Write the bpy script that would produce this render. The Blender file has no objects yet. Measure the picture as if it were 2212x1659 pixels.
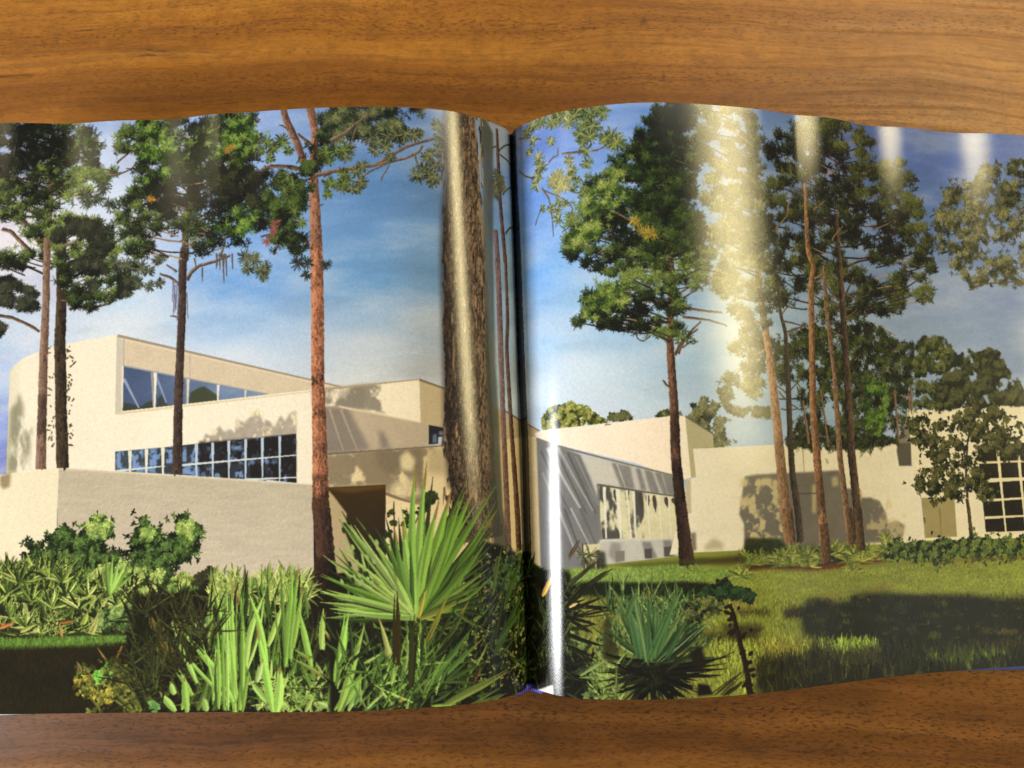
import bpy, math
import numpy as np
from mathutils import Matrix, Vector

# ------------------------------------------------------------------ camera, world, lights, exposure
scene = bpy.context.scene
ZC = .418                                   # camera height above the table top, metres
PITCH, ROLL = -.05, .017
cr, sr, cp, sp = math.cos(ROLL), math.sin(ROLL), math.cos(PITCH), math.sin(PITCH)
Rr = np.array([[cr, -sr, 0], [sr, cr, 0], [0, 0, 1]])
Rp = np.array([[1, 0, 0], [0, cp, -sp], [0, sp, cp]])
RW = Rp @ Rr
cam = bpy.data.objects.new('camera', bpy.data.cameras.new('camera'))
scene.collection.objects.link(cam)
cam.matrix_world = Matrix.Translation((0, 0, ZC)) @ Matrix(RW.T.tolist()).to_4x4()
cam.data.sensor_width = 36
cam.data.lens = 36 * 1661 / 2212
cam.data.clip_start, cam.data.clip_end = .01, 60
scene.camera = cam

world = bpy.data.worlds.new('World'); scene.world = world; world.use_nodes = True
bg = world.node_tree.nodes['Background']
bg.inputs[0].default_value = (.95, .92, .88, 1); bg.inputs[1].default_value = .22

def area(name, ax, ay, dist, sx, sy, radiance, col, target=(0, 0, .05)):
    d = Vector((math.tan(math.radians(ax)), math.tan(math.radians(ay)), 1)).normalized()
    L = bpy.data.lights.new(name, 'AREA'); L.shape = 'RECTANGLE'; L.size, L.size_y = sx, sy
    L.energy = radiance * sx * sy * math.pi                     # W for that radiance
    L.color = col
    o = bpy.data.objects.new(name, L); scene.collection.objects.link(o)
    o.location = Vector(target) + d * dist
    z = d; y = (Vector((0, 1, 0)) - z * z.y).normalized(); x = y.cross(z)
    o.matrix_world = Matrix.Translation(o.location) @ Matrix((x, y, z)).transposed().to_4x4()
    return o
area('window_light_key', -66, -29, 1.3, .30, .42, 66, (.97, .98, 1))
area('lamp_light_warm', 45, 21, 1.3, .19, .80, 22, (1, .84, .44))
area('ceiling_light_far', -46, 33, 1.7, .04, .20, 20, (1, .86, .48))
area('window_light_cool', 57, -27, 1.6, .06, .24, 1.8, (.75, .9, 1))
area('window_light_top', 31, 38, 1.6, .5, .42, 6.5, (1, .93, .76))

vs = scene.view_settings
vs.view_transform = 'Standard'; vs.look = 'None'; vs.exposure = 0; vs.gamma = 1; vs.use_curve_mapping = False

# ------------------------------------------------------------------ the book's real shape (metres)
NX = [-.250,-.230,-.210,-.190,-.170,-.150,-.130,-.110,-.090,-.070,-.050,-.035,-.030,-.025,-.020,-.015,-.010,-.005,.000,.004,.005,.010,.015,.0175,.020,.0225,.025,.030,.035,.040,.060,.080,.100,.120,.140,.160,.180,.200,.220,.240,.260,.280]
ZT = [.0493,.0490,.0488,.0490,.0507,.0535,.0565,.0596,.0617,.0625,.0613,.0597,.0584,.0566,.0535,.0501,.0452,.0401,.0343,.0295,.0299,.0362,.0421,.0449,.0474,.0494,.0511,.0539,.0560,.0576,.0625,.0616,.0577,.0534,.0465,.0392,.0321,.0259,.0204,.0165,.0132,.0102]
ZB = [.0571,.0576,.0575,.0578,.0584,.0590,.0597,.0606,.0615,.0611,.0591,.0571,.0561,.0550,.0538,.0516,.0491,.0450,.0398,.0338,.0346,.0392,.0438,.0460,.0480,.0496,.0503,.0509,.0516,.0522,.0537,.0525,.0500,.0460,.0402,.0343,.0280,.0238,.0203,.0169,.0140,.0120]
GUT, Y0, PH, SHEAR = .004, .010, .280, -.0045
XMIN, XMAX = -.285, .315
xs = np.arange(XMIN - .03, XMAX + .03, .0005)
sig = np.clip(.0012 + .25 * np.abs(xs - GUT), .0012, .012)
def smooth(nodes):
    z = np.interp(xs, NX, nodes); out = np.empty_like(z)
    for i, x in enumerate(xs):
        w = np.exp(-.5 * ((xs - x) / sig[i]) ** 2) * ((xs - GUT) * (x - GUT) >= 0)
        k = w > 1e-6; d = (xs - x)[k]; w = w[k]; zz = z[k]
        S0, S1, S2 = w.sum(), (w * d).sum(), (w * d * d).sum(); T0, T1 = (w * zz).sum(), (w * d * zz).sum()
        out[i] = (S2 * T0 - S1 * T1) / (S0 * S2 - S1 * S1)
    return out
PT, PB = smooth(ZT), smooth(ZB)
CREASE = .0045 * np.exp(-((xs - GUT) / .0016) ** 2)
def ripple(X, t):
    # slight waves of the sheets, strongest at the head of the page
    X = np.asarray(X, float); edge = np.exp(-((1 - t) / .15) ** 2)
    r = np.interp(X, [.2, .24], [.0014, .0009]) * np.sin(2 * np.pi * (X - .151) / .050) * np.clip((X - .125) / .02, 0, 1)
    l = .0010 * np.sin(2 * np.pi * (X + .148) / .052) * np.clip((-.115 - X) / .02, 0, 1)
    return (r + l) * edge
def surf(X, t, detail=True):
    X = np.asarray(X, float); t = np.asarray(t, float)
    zb, zt = PB, PT
    if detail: zb, zt = PB - CREASE, PT - CREASE
    z = np.interp(X, xs, zb) * (1 - t) + np.interp(X, xs, zt) * t
    if detail: z = z + ripple(X, t)
    return np.stack(np.broadcast_arrays(X + SHEAR * (t - .5), Y0 + (t - .5) * PH, z), -1)
def arc():
    zm = .5 * (PT + PB); s = np.concatenate([[0], np.cumsum(np.hypot(np.diff(xs), np.diff(zm)))])
    return s - np.interp(GUT, xs, s)
ARC = arc()
U0, U1 = np.interp([XMIN, XMAX], xs, ARC)

# ------------------------------------------------------------------ the print: painted in paper coordinates
PPM = 5000.                                  # print pixels per metre
CW, CH = int((U1 - U0) * PPM), int(PH * PPM)
img = np.zeros((CH, CW, 3), np.float32)
ids = np.zeros((CH, CW), np.uint8)
rng = np.random.default_rng(7)
F = 1661.; PX0, PY0 = 1106., 829.5; SC = 1.07
def camspace(P): return (P - np.array([0, 0, ZC])) @ RW.T
# survey tables: where the head and the foot of every ruling of the page were measured
_top, _bot = camspace(surf(xs, np.ones_like(xs), False)), camspace(surf(xs, np.zeros_like(xs), False))
_tx, _ty = PX0 + F * _top[:, 0] / -_top[:, 2], PY0 - F * _top[:, 1] / -_top[:, 2]
_bx, _by = PX0 + F * _bot[:, 0] / -_bot[:, 2], PY0 - F * _bot[:, 1] / -_bot[:, 2]
def paper(pts):
    """measured positions -> print pixels (column along the sheet, row from the head)"""
    p = np.asarray(pts, float).reshape(-1, 2); x, y = p[:, 0], p[:, 1]
    lo, hi = np.full(len(p), xs[0]), np.full(len(p), xs[-1])
    for _ in range(24):
        m = .5 * (lo + hi)
        ax, ay, bx, by = (np.interp(m, xs, q) for q in (_tx, _ty, _bx, _by))
        s = (y - ay) / (by - ay); left = ax + (bx - ax) * s < x
        lo = np.where(left, m, lo); hi = np.where(left, hi, m)
    a = np.stack([np.interp(m, xs, _bot[:, i]) for i in range(3)], -1); b = np.stack([np.interp(m, xs, _top[:, i]) for i in range(3)], -1) - a
    q = (PY0 - y) / F                       # q = Y / -Z
    t = -(a[:, 1] + q * a[:, 2]) / (b[:, 1] + q * b[:, 2])
    return np.stack([(np.interp(m, xs, ARC) - U0) * PPM, (1 - t) * CH], -1)
_K = .33853
_O = dict(A=(0, 0), B=(731.6, 0), C=(1463.1, 0), D=(0, 547.2), E=(731.6, 547.2), F=(1463.1, 547.2), G=(0, 1097.4), H=(731.6, 1097.4), I=(1463.1, 1097.4))
def M(l, pts):
    p = np.asarray(pts, float).reshape(-1, 2)
    return p if l == 'Z' else p * _K + np.array(_O[l])
def ML(*a):                                  # M('A', ..) + M('D', ..) joined
    return np.concatenate([M(a[i], a[i + 1]) for i in range(0, len(a), 2)])
def C3(c): return np.asarray(c, np.float32)

_tab = np.random.default_rng(3).random((256, 256)).astype(np.float32)
def vn(x, y, seed=0):
    x = np.asarray(x, np.float32) + seed * 17.3; y = np.asarray(y, np.float32) + seed * 31.7
    xi, yi = np.floor(x).astype(int), np.floor(y).astype(int); fx, fy = x - xi, y - yi
    fx = fx * fx * (3 - 2 * fx); fy = fy * fy * (3 - 2 * fy)
    g = lambda i, j: _tab[(yi + j) & 255, (xi + i) & 255]
    return (g(0, 0) * (1 - fx) + g(1, 0) * fx) * (1 - fy) + (g(0, 1) * (1 - fx) + g(1, 1) * fx) * fy
def fbm(x, y, seed=0, o=4):
    s = 0; a = 1; t = 0
    for k in range(o):
        s = s + a * vn(x * 2 ** k, y * 2 ** k, seed + k * 5); t += a; a *= .55
    return s / t

def cover(pts, canvas=False, blur=0):
    """polygon -> (y0, x0, coverage)"""
    p = np.asarray(pts, float) if canvas else paper(pts)
    m = int(blur * 3) + 2
    x0, y0 = max(0, int(p[:, 0].min()) - m), max(0, int(p[:, 1].min()) - m)
    x1, y1 = min(CW, int(p[:, 0].max()) + m + 1), min(CH, int(p[:, 1].max()) + m + 1)
    if x1 <= x0 or y1 <= y0: return 0, 0, np.zeros((0, 0), np.float32)
    w, h = x1 - x0, y1 - y0; SS = 2
    d = np.zeros((h * SS, w + 2), np.float32); q = p - [x0, y0]
    for (ax, ay), (bx, by) in zip(q, np.roll(q, -1, 0)):
        s = 1.
        if ay > by: ax, ay, bx, by, s = bx, by, ax, ay, -1.
        r = np.arange(max(0, math.ceil(ay * SS - .5)), min(h * SS, math.ceil(by * SS - .5)))
        if not len(r) or by == ay: continue
        x = np.clip(ax + (bx - ax) * ((r + .5) / SS - ay) / (by - ay), 0, w)
        i = x.astype(int); f = x - i
        np.add.at(d, (r, i), s * (1 - f)); np.add.at(d, (r, i + 1), s * f)
    c = np.clip(np.abs(np.cumsum(d, 1)[:, :w]), 0, 1).reshape(h, SS, w).mean(1)
    return y0, x0, (bl(c, blur) if blur else c)
def bl(c, r):
    r = max(1, int(r))
    for _ in range(2):
        for ax in (0, 1):
            k = np.cumsum(np.pad(c, [(r + 1, r) if a == ax else (0, 0) for a in range(c.ndim)], mode='edge'), ax, dtype=np.float64)
            n = c.shape[ax]; sl = lambda a, b: tuple(slice(a, b) if q == ax else slice(None) for q in range(c.ndim))
            c = ((k[sl(2 * r + 1, 2 * r + 1 + n)] - k[sl(0, n)]) / (2 * r + 1)).astype(np.float32)
    return c
def grid(y0, x0, c):
    return np.meshgrid(np.arange(x0, x0 + c.shape[1]), np.arange(y0, y0 + c.shape[0]))
def put(cv, col, a=1., i=None, var=0., vs_=(40, 40), seed=1):
    """paint a colour (or a colour image) through a coverage"""
    y0, x0, c = cv
    if not c.size: return
    s = img[y0:y0 + c.shape[0], x0:x0 + c.shape[1]]
    col = C3(col)
    if var:
        X, Y = grid(y0, x0, c); col = col * (1 + var * (fbm(X / vs_[0], Y / vs_[1], seed) - .5) * 2)[..., None]
    k = (c * a)[..., None]; s += (col - s) * k
    if i is not None: ids[y0:y0 + c.shape[0], x0:x0 + c.shape[1]][c > .5] = i
def fill(l, pts, col, i=None, a=1., blur=0, var=0., vs_=(40, 40), seed=1):
    put(cover(M(l, pts) if isinstance(l, str) else pts, blur=blur), col, a, i, var, vs_, seed)
def grad(pts, cA, cB, pA, pB, i=None, var=0., vs_=(40, 40)):
    """fill with a linear gradient between two places"""
    y0, x0, c = cover(pts); a, b = paper([pA, pB]); X, Y = grid(y0, x0, c); d = b - a
    t = np.clip(((X - a[0]) * d[0] + (Y - a[1]) * d[1]) / (d @ d), 0, 1)[..., None]
    col = C3(cA) * (1 - t) + C3(cB) * t
    if var: col = col * (1 + var * (fbm(X / vs_[0], Y / vs_[1], 2) - .5) * 2)[..., None]
    put((y0, x0, c), col, 1, i)
def mottle(pts, col, a=1., blur=3, sx=14, sy=14, th=.5, k=6., seed=4, rise=0.):
    """a dappled patch: noise cut at a threshold inside an outline (a printed tree shadow)"""
    y0, x0, c = cover(pts, blur=blur); X, Y = grid(y0, x0, c)
    n = fbm(X / sx, Y / sy, seed) + rise * (Y - y0) / max(1, c.shape[0])
    put((y0, x0, c * np.clip((n - th) * k + .5, 0, 1)), col, a)

def strokes(P0, P1, w, col, i=None, Pm=None, kind='blade', fold=0., canvas=False, wob=0.):
    """many tapered strokes at once; later ones lie over earlier ones"""
    P0, P1 = (np.asarray(q, float).reshape(-1, 2) for q in (P0, P1)); n = len(P0)
    if not n: return
    if not canvas: P0, P1 = paper(P0), paper(P1); Pm = paper(Pm) if Pm is not None else None
    Pm = .5 * (P0 + P1) if Pm is None else np.asarray(Pm, float).reshape(-1, 2)
    w = np.broadcast_to(np.asarray(w, float), (n,)); col = np.broadcast_to(C3(col), (n, 3))
    for a in range(0, n, 1500):
        s = slice(a, a + 1500); p0, p1, pm, ww, cc = P0[s], P1[s], Pm[s], w[s], col[s]
        L = np.hypot(*(p1 - p0).T) * 1.05; nl = np.maximum(2, np.ceil(L / .65)).astype(int); k = np.repeat(np.arange(len(p0)), nl)
        t = (np.arange(nl.sum()) - np.repeat(np.cumsum(nl) - nl, nl)) / np.maximum(1, nl[k] - 1)
        p = ((1 - t) ** 2)[:, None] * p0[k] + (2 * t * (1 - t))[:, None] * pm[k] + (t ** 2)[:, None] * p1[k]
        tan = (2 * (1 - t))[:, None] * (pm[k] - p0[k]) + (2 * t)[:, None] * (p1[k] - pm[k])
        tan /= np.maximum(1e-6, np.hypot(*tan.T))[:, None]; nr = np.stack([-tan[:, 1], tan[:, 0]], -1)
        prof = {'blade': np.minimum(1, .45 + 3 * t) * np.clip((1 - t) * 2.2, .04, 1), 'line': 1 - .6 * t, 'leaf': np.sin(np.pi * np.clip(t, .02, .98)) ** .6}[kind]
        hw = .5 * ww[k] * prof; m = max(1, math.ceil(ww.max() / .7))
        for o in np.linspace(-1, 1, m) if m > 1 else (0.,):
            x = np.round(p[:, 0] + nr[:, 0] * hw * o).astype(int); y = np.round(p[:, 1] + nr[:, 1] * hw * o).astype(int)
            g = (x >= 0) & (x < CW) & (y >= 0) & (y < CH); x, y, kk = x[g], y[g], k[g]
            img[y, x] = cc[kk] * (1 + fold * (.55 if o > 0 else -.45) * (1 if abs(o) > .12 else .2))
            if i is not None: ids[y, x] = i
def bend(p0, p1, amt):
    p0, p1 = np.asarray(p0, float), np.asarray(p1, float); d = p1 - p0
    return .5 * (p0 + p1) + np.stack([-d[..., 1], d[..., 0]], -1) * np.asarray(amt)[..., None]

def trunk(l, pts, lit, dark, i, side=-1, bark=.35, grain=(9, 26), rough=.06, bands=(), seed=1, tube=.8):
    """pts = x, y, width in measured units of sheet l; bark plates and a lit side"""
    a = np.asarray(pts, float); k = 1. if l == 'Z' else _K
    p = paper(M(l, a[:, :2])); w = a[:, 2] * k * SC
    seg = np.hypot(*np.diff(p, axis=0).T); s = np.concatenate([[0], np.cumsum(seg)]); t = np.arange(0, s[-1], .6)
    def spl(v): return np.interp(t, s, v)
    x, y, ww = spl(p[:, 0]), spl(p[:, 1]), spl(w)
    for q in range(2):                       # round the corners of the polyline
        kk = np.ones(41) / 41; x = np.convolve(np.pad(x, 20, mode='edge'), kk, 'valid') if len(x) > 60 else x
    dx, dy = np.gradient(x), np.gradient(y); h = np.maximum(1e-6, np.hypot(dx, dy)); nx, ny = -dy / h, dx / h
    if np.sum(dy) > 0: nx, ny = -nx, -ny     # n points to the right going down ... keep +o = right
    flip = np.where(nx < 0, -1, 1); nx, ny = nx * flip, ny * flip
    m = max(2, math.ceil(ww.max() / .6))
    for o in np.linspace(-1, 1, m):
        e = 1 + rough * 2 * (vn(t / 7, np.full_like(t, seed + (3 if o < 0 else 9))) - .5)
        hx, hy = x + nx * o * ww * .5 * e, y + ny * o * ww * .5 * e
        u = np.full_like(t, o * .5 * ww.mean())
        n = fbm(u / grain[0] + 40, t / grain[1], seed, 4); n2 = vn(u / 2.2 + 9, t / 3.5, seed + 3)
        L = np.clip(.55 + side * o * tube * .55, 0, 1); v = np.clip(L + bark * (n - .5) * 2.4 + bark * (n2 - .5) * 1.5, 0, 1)[:, None]
        c = C3(dark) * (1 - v) + C3(lit) * v
        crack = np.clip((np.abs(n - .46) < .022) * bark * .9, 0, .4)[:, None]; c = c * (1 - crack)
        for (ya, yb, f) in bands:
            ra, rb = paper([M(l, [(a[0, 0], ya)])[0], M(l, [(a[0, 0], yb)])[0]])[:, 1]
            wv_ = hy + (n - .5) * 60; kq = np.clip((wv_ - ra) / 18, 0, 1) * np.clip((rb - wv_) / 18, 0, 1); c = c * (1 - (1 - f) * kq)[:, None]
        X, Y = np.round(hx).astype(int), np.round(hy).astype(int); g = (X >= 0) & (X < CW) & (Y >= 0) & (Y < CH)
        img[Y[g], X[g]] = c[g]; ids[Y[g], X[g]] = i
    n = int(t[-1] * ww.mean() / 45) if ww.mean() > 9 else 0
    if n:
        r = np.random.default_rng(seed + 500); k = r.integers(0, len(t), n); o = r.uniform(-.95, .95, n) * ww[k] * .5
        b0 = np.stack([x[k] + nx[k] * o, y[k] + ny[k] * o], -1); ln = r.uniform(3, 11, n)[:, None]; d = np.stack([dx[k] / h[k], dy[k] / h[k]], -1) * ln + r.normal(0, .8, (n, 2))
        sh = np.clip(.55 + side * (o / (ww[k] * .5)) * tube * .55 + r.normal(0, .3, n), 0, 1)[:, None]; c = (C3(dark) * .75) * (1 - sh) + C3(lit) * sh
        for (ya, yb, f) in bands:
            ra, rb = paper([M(l, [(a[0, 0], ya)])[0], M(l, [(a[0, 0], yb)])[0]])[:, 1]; c = np.where(((b0[:, 1] > ra) & (b0[:, 1] < rb))[:, None], c * f, c)
        strokes(b0, b0 + d, r.uniform(1., 2.8, n), c, i, kind='leaf', canvas=True)
def limb(l, pts, w0, w1, lit, dark, i, side=-1, seed=2):
    p = np.asarray(pts, float); s = np.concatenate([[0], np.cumsum(np.hypot(*np.diff(p, axis=0).T))]); s /= s[-1]
    trunk(l, np.c_[p, w0 + (w1 - w0) * s], lit, dark, i, side, .25, (5, 10), .15, (), seed)

def scatter(polys, n, clump=0., cs=30, seed=0, holes=(), th=.45, rag=.9, gaps=0.):
    """random places inside ragged outlines, gathered in clumps with gaps between"""
    m = np.zeros((CH, CW), np.float32)
    for p in polys:
        y0, x0, c = cover(p); m[y0:y0 + c.shape[0], x0:x0 + c.shape[1]] = np.maximum(m[y0:y0 + c.shape[0], x0:x0 + c.shape[1]], c)
    for p in holes:
        y0, x0, c = cover(p, blur=4); m[y0:y0 + c.shape[0], x0:x0 + c.shape[1]] *= 1 - c
    Y, X = np.nonzero(m > .5)
    if not len(X): return np.zeros((0, 2))
    if clump:
        q = fbm(X / cs, Y / cs, seed, 3); k = np.clip((q - th) * 7 + (1 - clump), 0, 1)
        if gaps: k = k * np.clip((fbm(X / (cs * .42), Y / (cs * .36), seed + 40, 2) - .5 + .16 * (1 - gaps)) * 9 + .5, 0, 1)
        keep = rng.random(len(X)) < k; X, Y = X[keep], Y[keep]
        if not len(X): return np.zeros((0, 2))
    j = rng.integers(0, len(X), n); P = np.stack([X[j], Y[j]], -1).astype(float) + rng.random((n, 2))
    if clump and rag:
        P += np.stack([vn(P[:, 0] / 11, P[:, 1] / 11, seed + 60) - .5, vn(P[:, 0] / 11, P[:, 1] / 11, seed + 70) - .5], -1) * 26 * rag
    return P
def leafage(polys, n, pal, i, size=9, w=1.6, needles=9, clump=.8, cs=34, seed=0, holes=(), th=.45, sun=(-.6, -.8), contrast=5., bias=0., kind='line', droop=0., gaps=0., twigs=0, mass=0.):
    """a crown: bunches of needles (or leaves) gathered in clumps, each clump lit on its sunny side"""
    c = scatter(polys, n, clump, cs, seed, holes, th, .9 if gaps else .3, gaps)
    if not len(c): return
    if gaps: c = np.concatenate([c, c[rng.integers(0, len(c), len(c) // 6)] + rng.normal(0, 13, (len(c) // 6, 2))])
    X, Y = c.T; f = lambda x, y: fbm(x / cs, y / cs, seed, 4)
    lit = (f(X, Y) - f(X + sun[0] * 7, Y + sun[1] * 7)) * contrast + .36 + bias + rng.normal(0, .2, len(X))
    if mass: lit += (fbm(X / 120, Y / 90, seed + 9, 2) - .5) * mass
    o = np.argsort(lit * .6 + rng.normal(0, .3, len(lit))); c, lit = c[o], np.clip(lit[o], 0, .999) ** 1.15
    pal = C3(pal); q = lit * (len(pal) - 1); k = q.astype(int); base = pal[k] + (pal[np.minimum(k + 1, len(pal) - 1)] - pal[k]) * (q - k)[:, None]
    th_ = rng.random((len(c), needles)) * 2 * np.pi; ln = size * SC * rng.uniform(.45, 1.15, th_.shape)
    d = np.stack([np.cos(th_), np.sin(th_) + droop], -1) * ln[..., None]; st = c[:, None] + d * rng.uniform(0, .3, th_.shape)[..., None]
    col = base[:, None] * rng.uniform(.6, 1.35, th_.shape)[..., None]
    S, E_, K = st.reshape(-1, 2), (c[:, None] + d).reshape(-1, 2), np.clip(col, 0, 255).reshape(-1, 3)
    cut = int(len(S) * .72) if twigs else len(S)
    strokes(S[:cut], E_[:cut], w, K[:cut], i, kind=kind, canvas=True)
    if twigs:
        t = c[rng.integers(0, len(c), twigs)]; a = rng.uniform(0, 2 * np.pi, twigs); e = t + np.stack([np.cos(a), np.sin(a) * .6], -1) * rng.uniform(18, 60, twigs)[:, None]
        tc_ = np.where((rng.random(twigs) < .45)[:, None], C3((136, 114, 92)), C3((40, 32, 26)))
        strokes(t, e, rng.uniform(1.6, 3.2, twigs), tc_ * rng.uniform(.75, 1.1, (twigs, 1)), i, Pm=bend(t, e, rng.normal(0, .16, twigs)), kind='line', canvas=True)
        strokes(S[cut:], E_[cut:], w, K[cut:], i, kind=kind, canvas=True)
def crown(polys, stem, k, n, r, pal, i, holes=(), size=9, needles=12, seed=0, flat=.62, twig=((146, 118, 94), (44, 34, 28)), sun=(-.5, -.8), mass=1., bias=0., gap=1., show=.3, tw=1.):
    """a pine crown: boughs from the stem, a loose cloud of needle tufts at the end of each, sky between them"""
    g = np.random.default_rng(seed); cand = scatter(polys, 4000, 0, holes=holes); cs = []
    for q in cand:
        if all(((q - c) ** 2 / (1, flat ** 2)).sum() > (r * gap) ** 2 for c in cs): cs.append(q)
        if len(cs) >= k: break
    cs = np.array(cs); k = len(cs); st = paper(stem); sy = np.argsort(st[:, 1]); st = st[sy]
    ay = np.clip(cs[:, 1] + np.abs(cs[:, 0] - np.interp(cs[:, 1], st[:, 1], st[:, 0])) * g.uniform(.05, .5, k), st[0, 1], st[-1, 1])
    at = np.stack([np.interp(ay, st[:, 1], st[:, 0]), ay], -1); L = np.hypot(*(cs - at).T)
    at = np.where((L > 110)[:, None], cs + (at - cs) * (g.uniform(60, 120, k) / np.maximum(L, 1))[:, None], at); L = np.hypot(*(cs - at).T)
    bw = np.clip(L * .03, 1.4, 4.2) * tw; light = g.random(k) < .4; bc = np.where(light[:, None], C3(twig[0]), C3(twig[1])) * g.uniform(.7, 1.15, (k, 1))
    pm = bend(at, cs, g.normal(0, .10, k)); boughs = lambda m: strokes(at[m], cs[m], bw[m], bc[m], i, Pm=pm[m], kind='line', canvas=True)
    boughs(np.ones(k, bool))
    tone = (fbm(cs[:, 0] / 130, cs[:, 1] / 100, seed + 9, 2) - .5) * 2.2 * mass + g.normal(0, .18, k) + bias
    for c in g.permutation(k):
        if g.random() < show and L[c] > r: boughs(np.array([c]))
        m = int(n * g.uniform(.5, 1.3)); rr = r * g.uniform(.6, 1.25); o = g.normal(0, .46, (m, 2)) * (rr, rr * flat)
        nt_ = g.integers(2, 5); e = cs[c] + g.normal(0, .5, (nt_, 2)) * (rr, rr * flat) * 1.3; strokes(np.repeat(cs[c][None], nt_, 0), e, 1.5 * tw, np.repeat(bc[c][None], nt_, 0), i, kind='line', canvas=True)
        lit = .34 + tone[c] + (o[:, 0] * sun[0] + o[:, 1] / flat * sun[1]) / rr * .5 + g.normal(0, .2, m); od = np.argsort(lit + g.normal(0, .25, m)); o, lit = o[od], np.clip(lit[od], 0, .999)
        P = C3(pal); q = lit * (len(P) - 1); b = q.astype(int); base = P[b] + (P[np.minimum(b + 1, len(P) - 1)] - P[b]) * (q - b)[:, None]
        th_ = g.random((m, needles)) * 2 * np.pi; ln = size * SC * g.uniform(.4, 1.15, th_.shape); d = np.stack([np.cos(th_), np.sin(th_) - .25], -1) * ln[..., None]
        s0 = (cs[c] + o)[:, None] + d * .12; col = np.clip(base[:, None] * g.uniform(.55, 1.4, th_.shape)[..., None], 0, 255)
        strokes(s0.reshape(-1, 2), ((cs[c] + o)[:, None] + d).reshape(-1, 2), .7, col.reshape(-1, 3), i, kind='line', canvas=True)
def tufts(l, pts, r, pal, i, needles=26, w=.8):
    """separate needle tufts seen against the sky"""
    needles = int(needles * 1.7); c = paper(M(l, pts)); r = np.broadcast_to(np.asarray(r, float) * (1 if l == 'Z' else _K) * SC, (len(c),)); pal = C3(pal)
    for p, q in zip(c, r):
        a = rng.random(needles) * 2 * np.pi; e = p + np.stack([np.cos(a), np.sin(a)], -1) * (q * rng.uniform(.5, 1.1, needles))[:, None]
        k = rng.integers(0, len(pal), needles); k.sort()
        strokes(np.repeat(p[None], needles, 0), e, w, pal[k] * rng.uniform(.8, 1.2, (needles, 1)), i, kind='line', canvas=True)
def fan(l, ctr, tips, w, pal, i, fold=.35, amt=.05, seed=0):
    """a palm leaf: long folded blades from one hub"""
    r = np.random.default_rng(seed); n = len(tips); k = 1 if l == 'Z' else _K; t = M(l, tips); c = np.repeat(M(l, [ctr]), n, 0)
    pal = C3(pal); col = pal[r.integers(0, len(pal), n)] * r.uniform(.85, 1.12, (n, 1))
    o = r.permutation(n)
    for j in o: strokes(c[j], t[j], w * k * SC * r.uniform(.8, 1.15), np.clip(col[j], 0, 255), i, Pm=bend(c[j], t[j], r.normal(0, amt)), fold=fold)
def blades(l, rows, i, fold=.3, seed=0, thin=.78, slim=2):
    """rows: x0 y0 x1 y1 width (r g b) [bend]"""
    k = 1 if l == 'Z' else _K; r = np.random.default_rng(seed)
    for q in rows:
        a, b = M(l, [q[:2], q[2:4]]); f = q[6] if len(q) > 6 else r.normal(0, .04)
        for s in range(slim):                # older, slimmer leaves of the same tuft behind
            e = (b - a) * r.uniform(.6, .98) + r.normal(0, .055, 2) * np.hypot(*(b - a)); strokes(a + r.normal(0, 4, 2), a + e, q[4] * k * SC * r.uniform(.25, .5), np.clip(C3(q[5]) * r.choice([.45, .7, .95, 1.05]), 0, 255), i, Pm=bend(a, a + e, r.normal(0, .06)), fold=fold)
        strokes(a, b, q[4] * k * SC * thin, q[5], i, Pm=bend(a, b, f), fold=fold)
        if q[4] > 30 and r.random() < .6: strokes(a + (b - a) * .82, b, q[4] * k * SC * .16, (150, 120, 62), i, Pm=bend(a + (b - a) * .82, b, f * .3))
def thicket(l, poly, n, length, w, pal, i, ang=(-90, 35), seed=0, fold=.3, clump=.5, cs=50):
    """a mass of upright or fanned blades inside an outline"""
    c = scatter([M(l, poly)], n, clump, cs, seed); r = np.random.default_rng(seed); n = len(c); pal = C3(pal)
    c = c[np.argsort(c[:, 1] + r.normal(0, 14, n))]
    a = np.radians(r.normal(ang[0], ang[1], n)); ln = length * SC * r.uniform(.5, 1.2, n); e = c + np.stack([np.cos(a), np.sin(a)], -1) * ln[:, None]
    col = pal[r.integers(0, len(pal), n)] * r.uniform(.7, 1.2, (n, 1))
    strokes(c, e, w * SC, np.clip(col, 0, 255), i, Pm=bend(c, e, r.normal(0, .06, n)), fold=fold, canvas=True)

# ------------------------------------------------------------------ what is printed on the spread, back to front
NAMES = {}
def nid(name, label=None):
    NAMES[len(NAMES) + 1] = (name, label); return len(NAMES)
SKY = nid('printed_sky'); LAWN = nid('printed_lawn')

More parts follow.
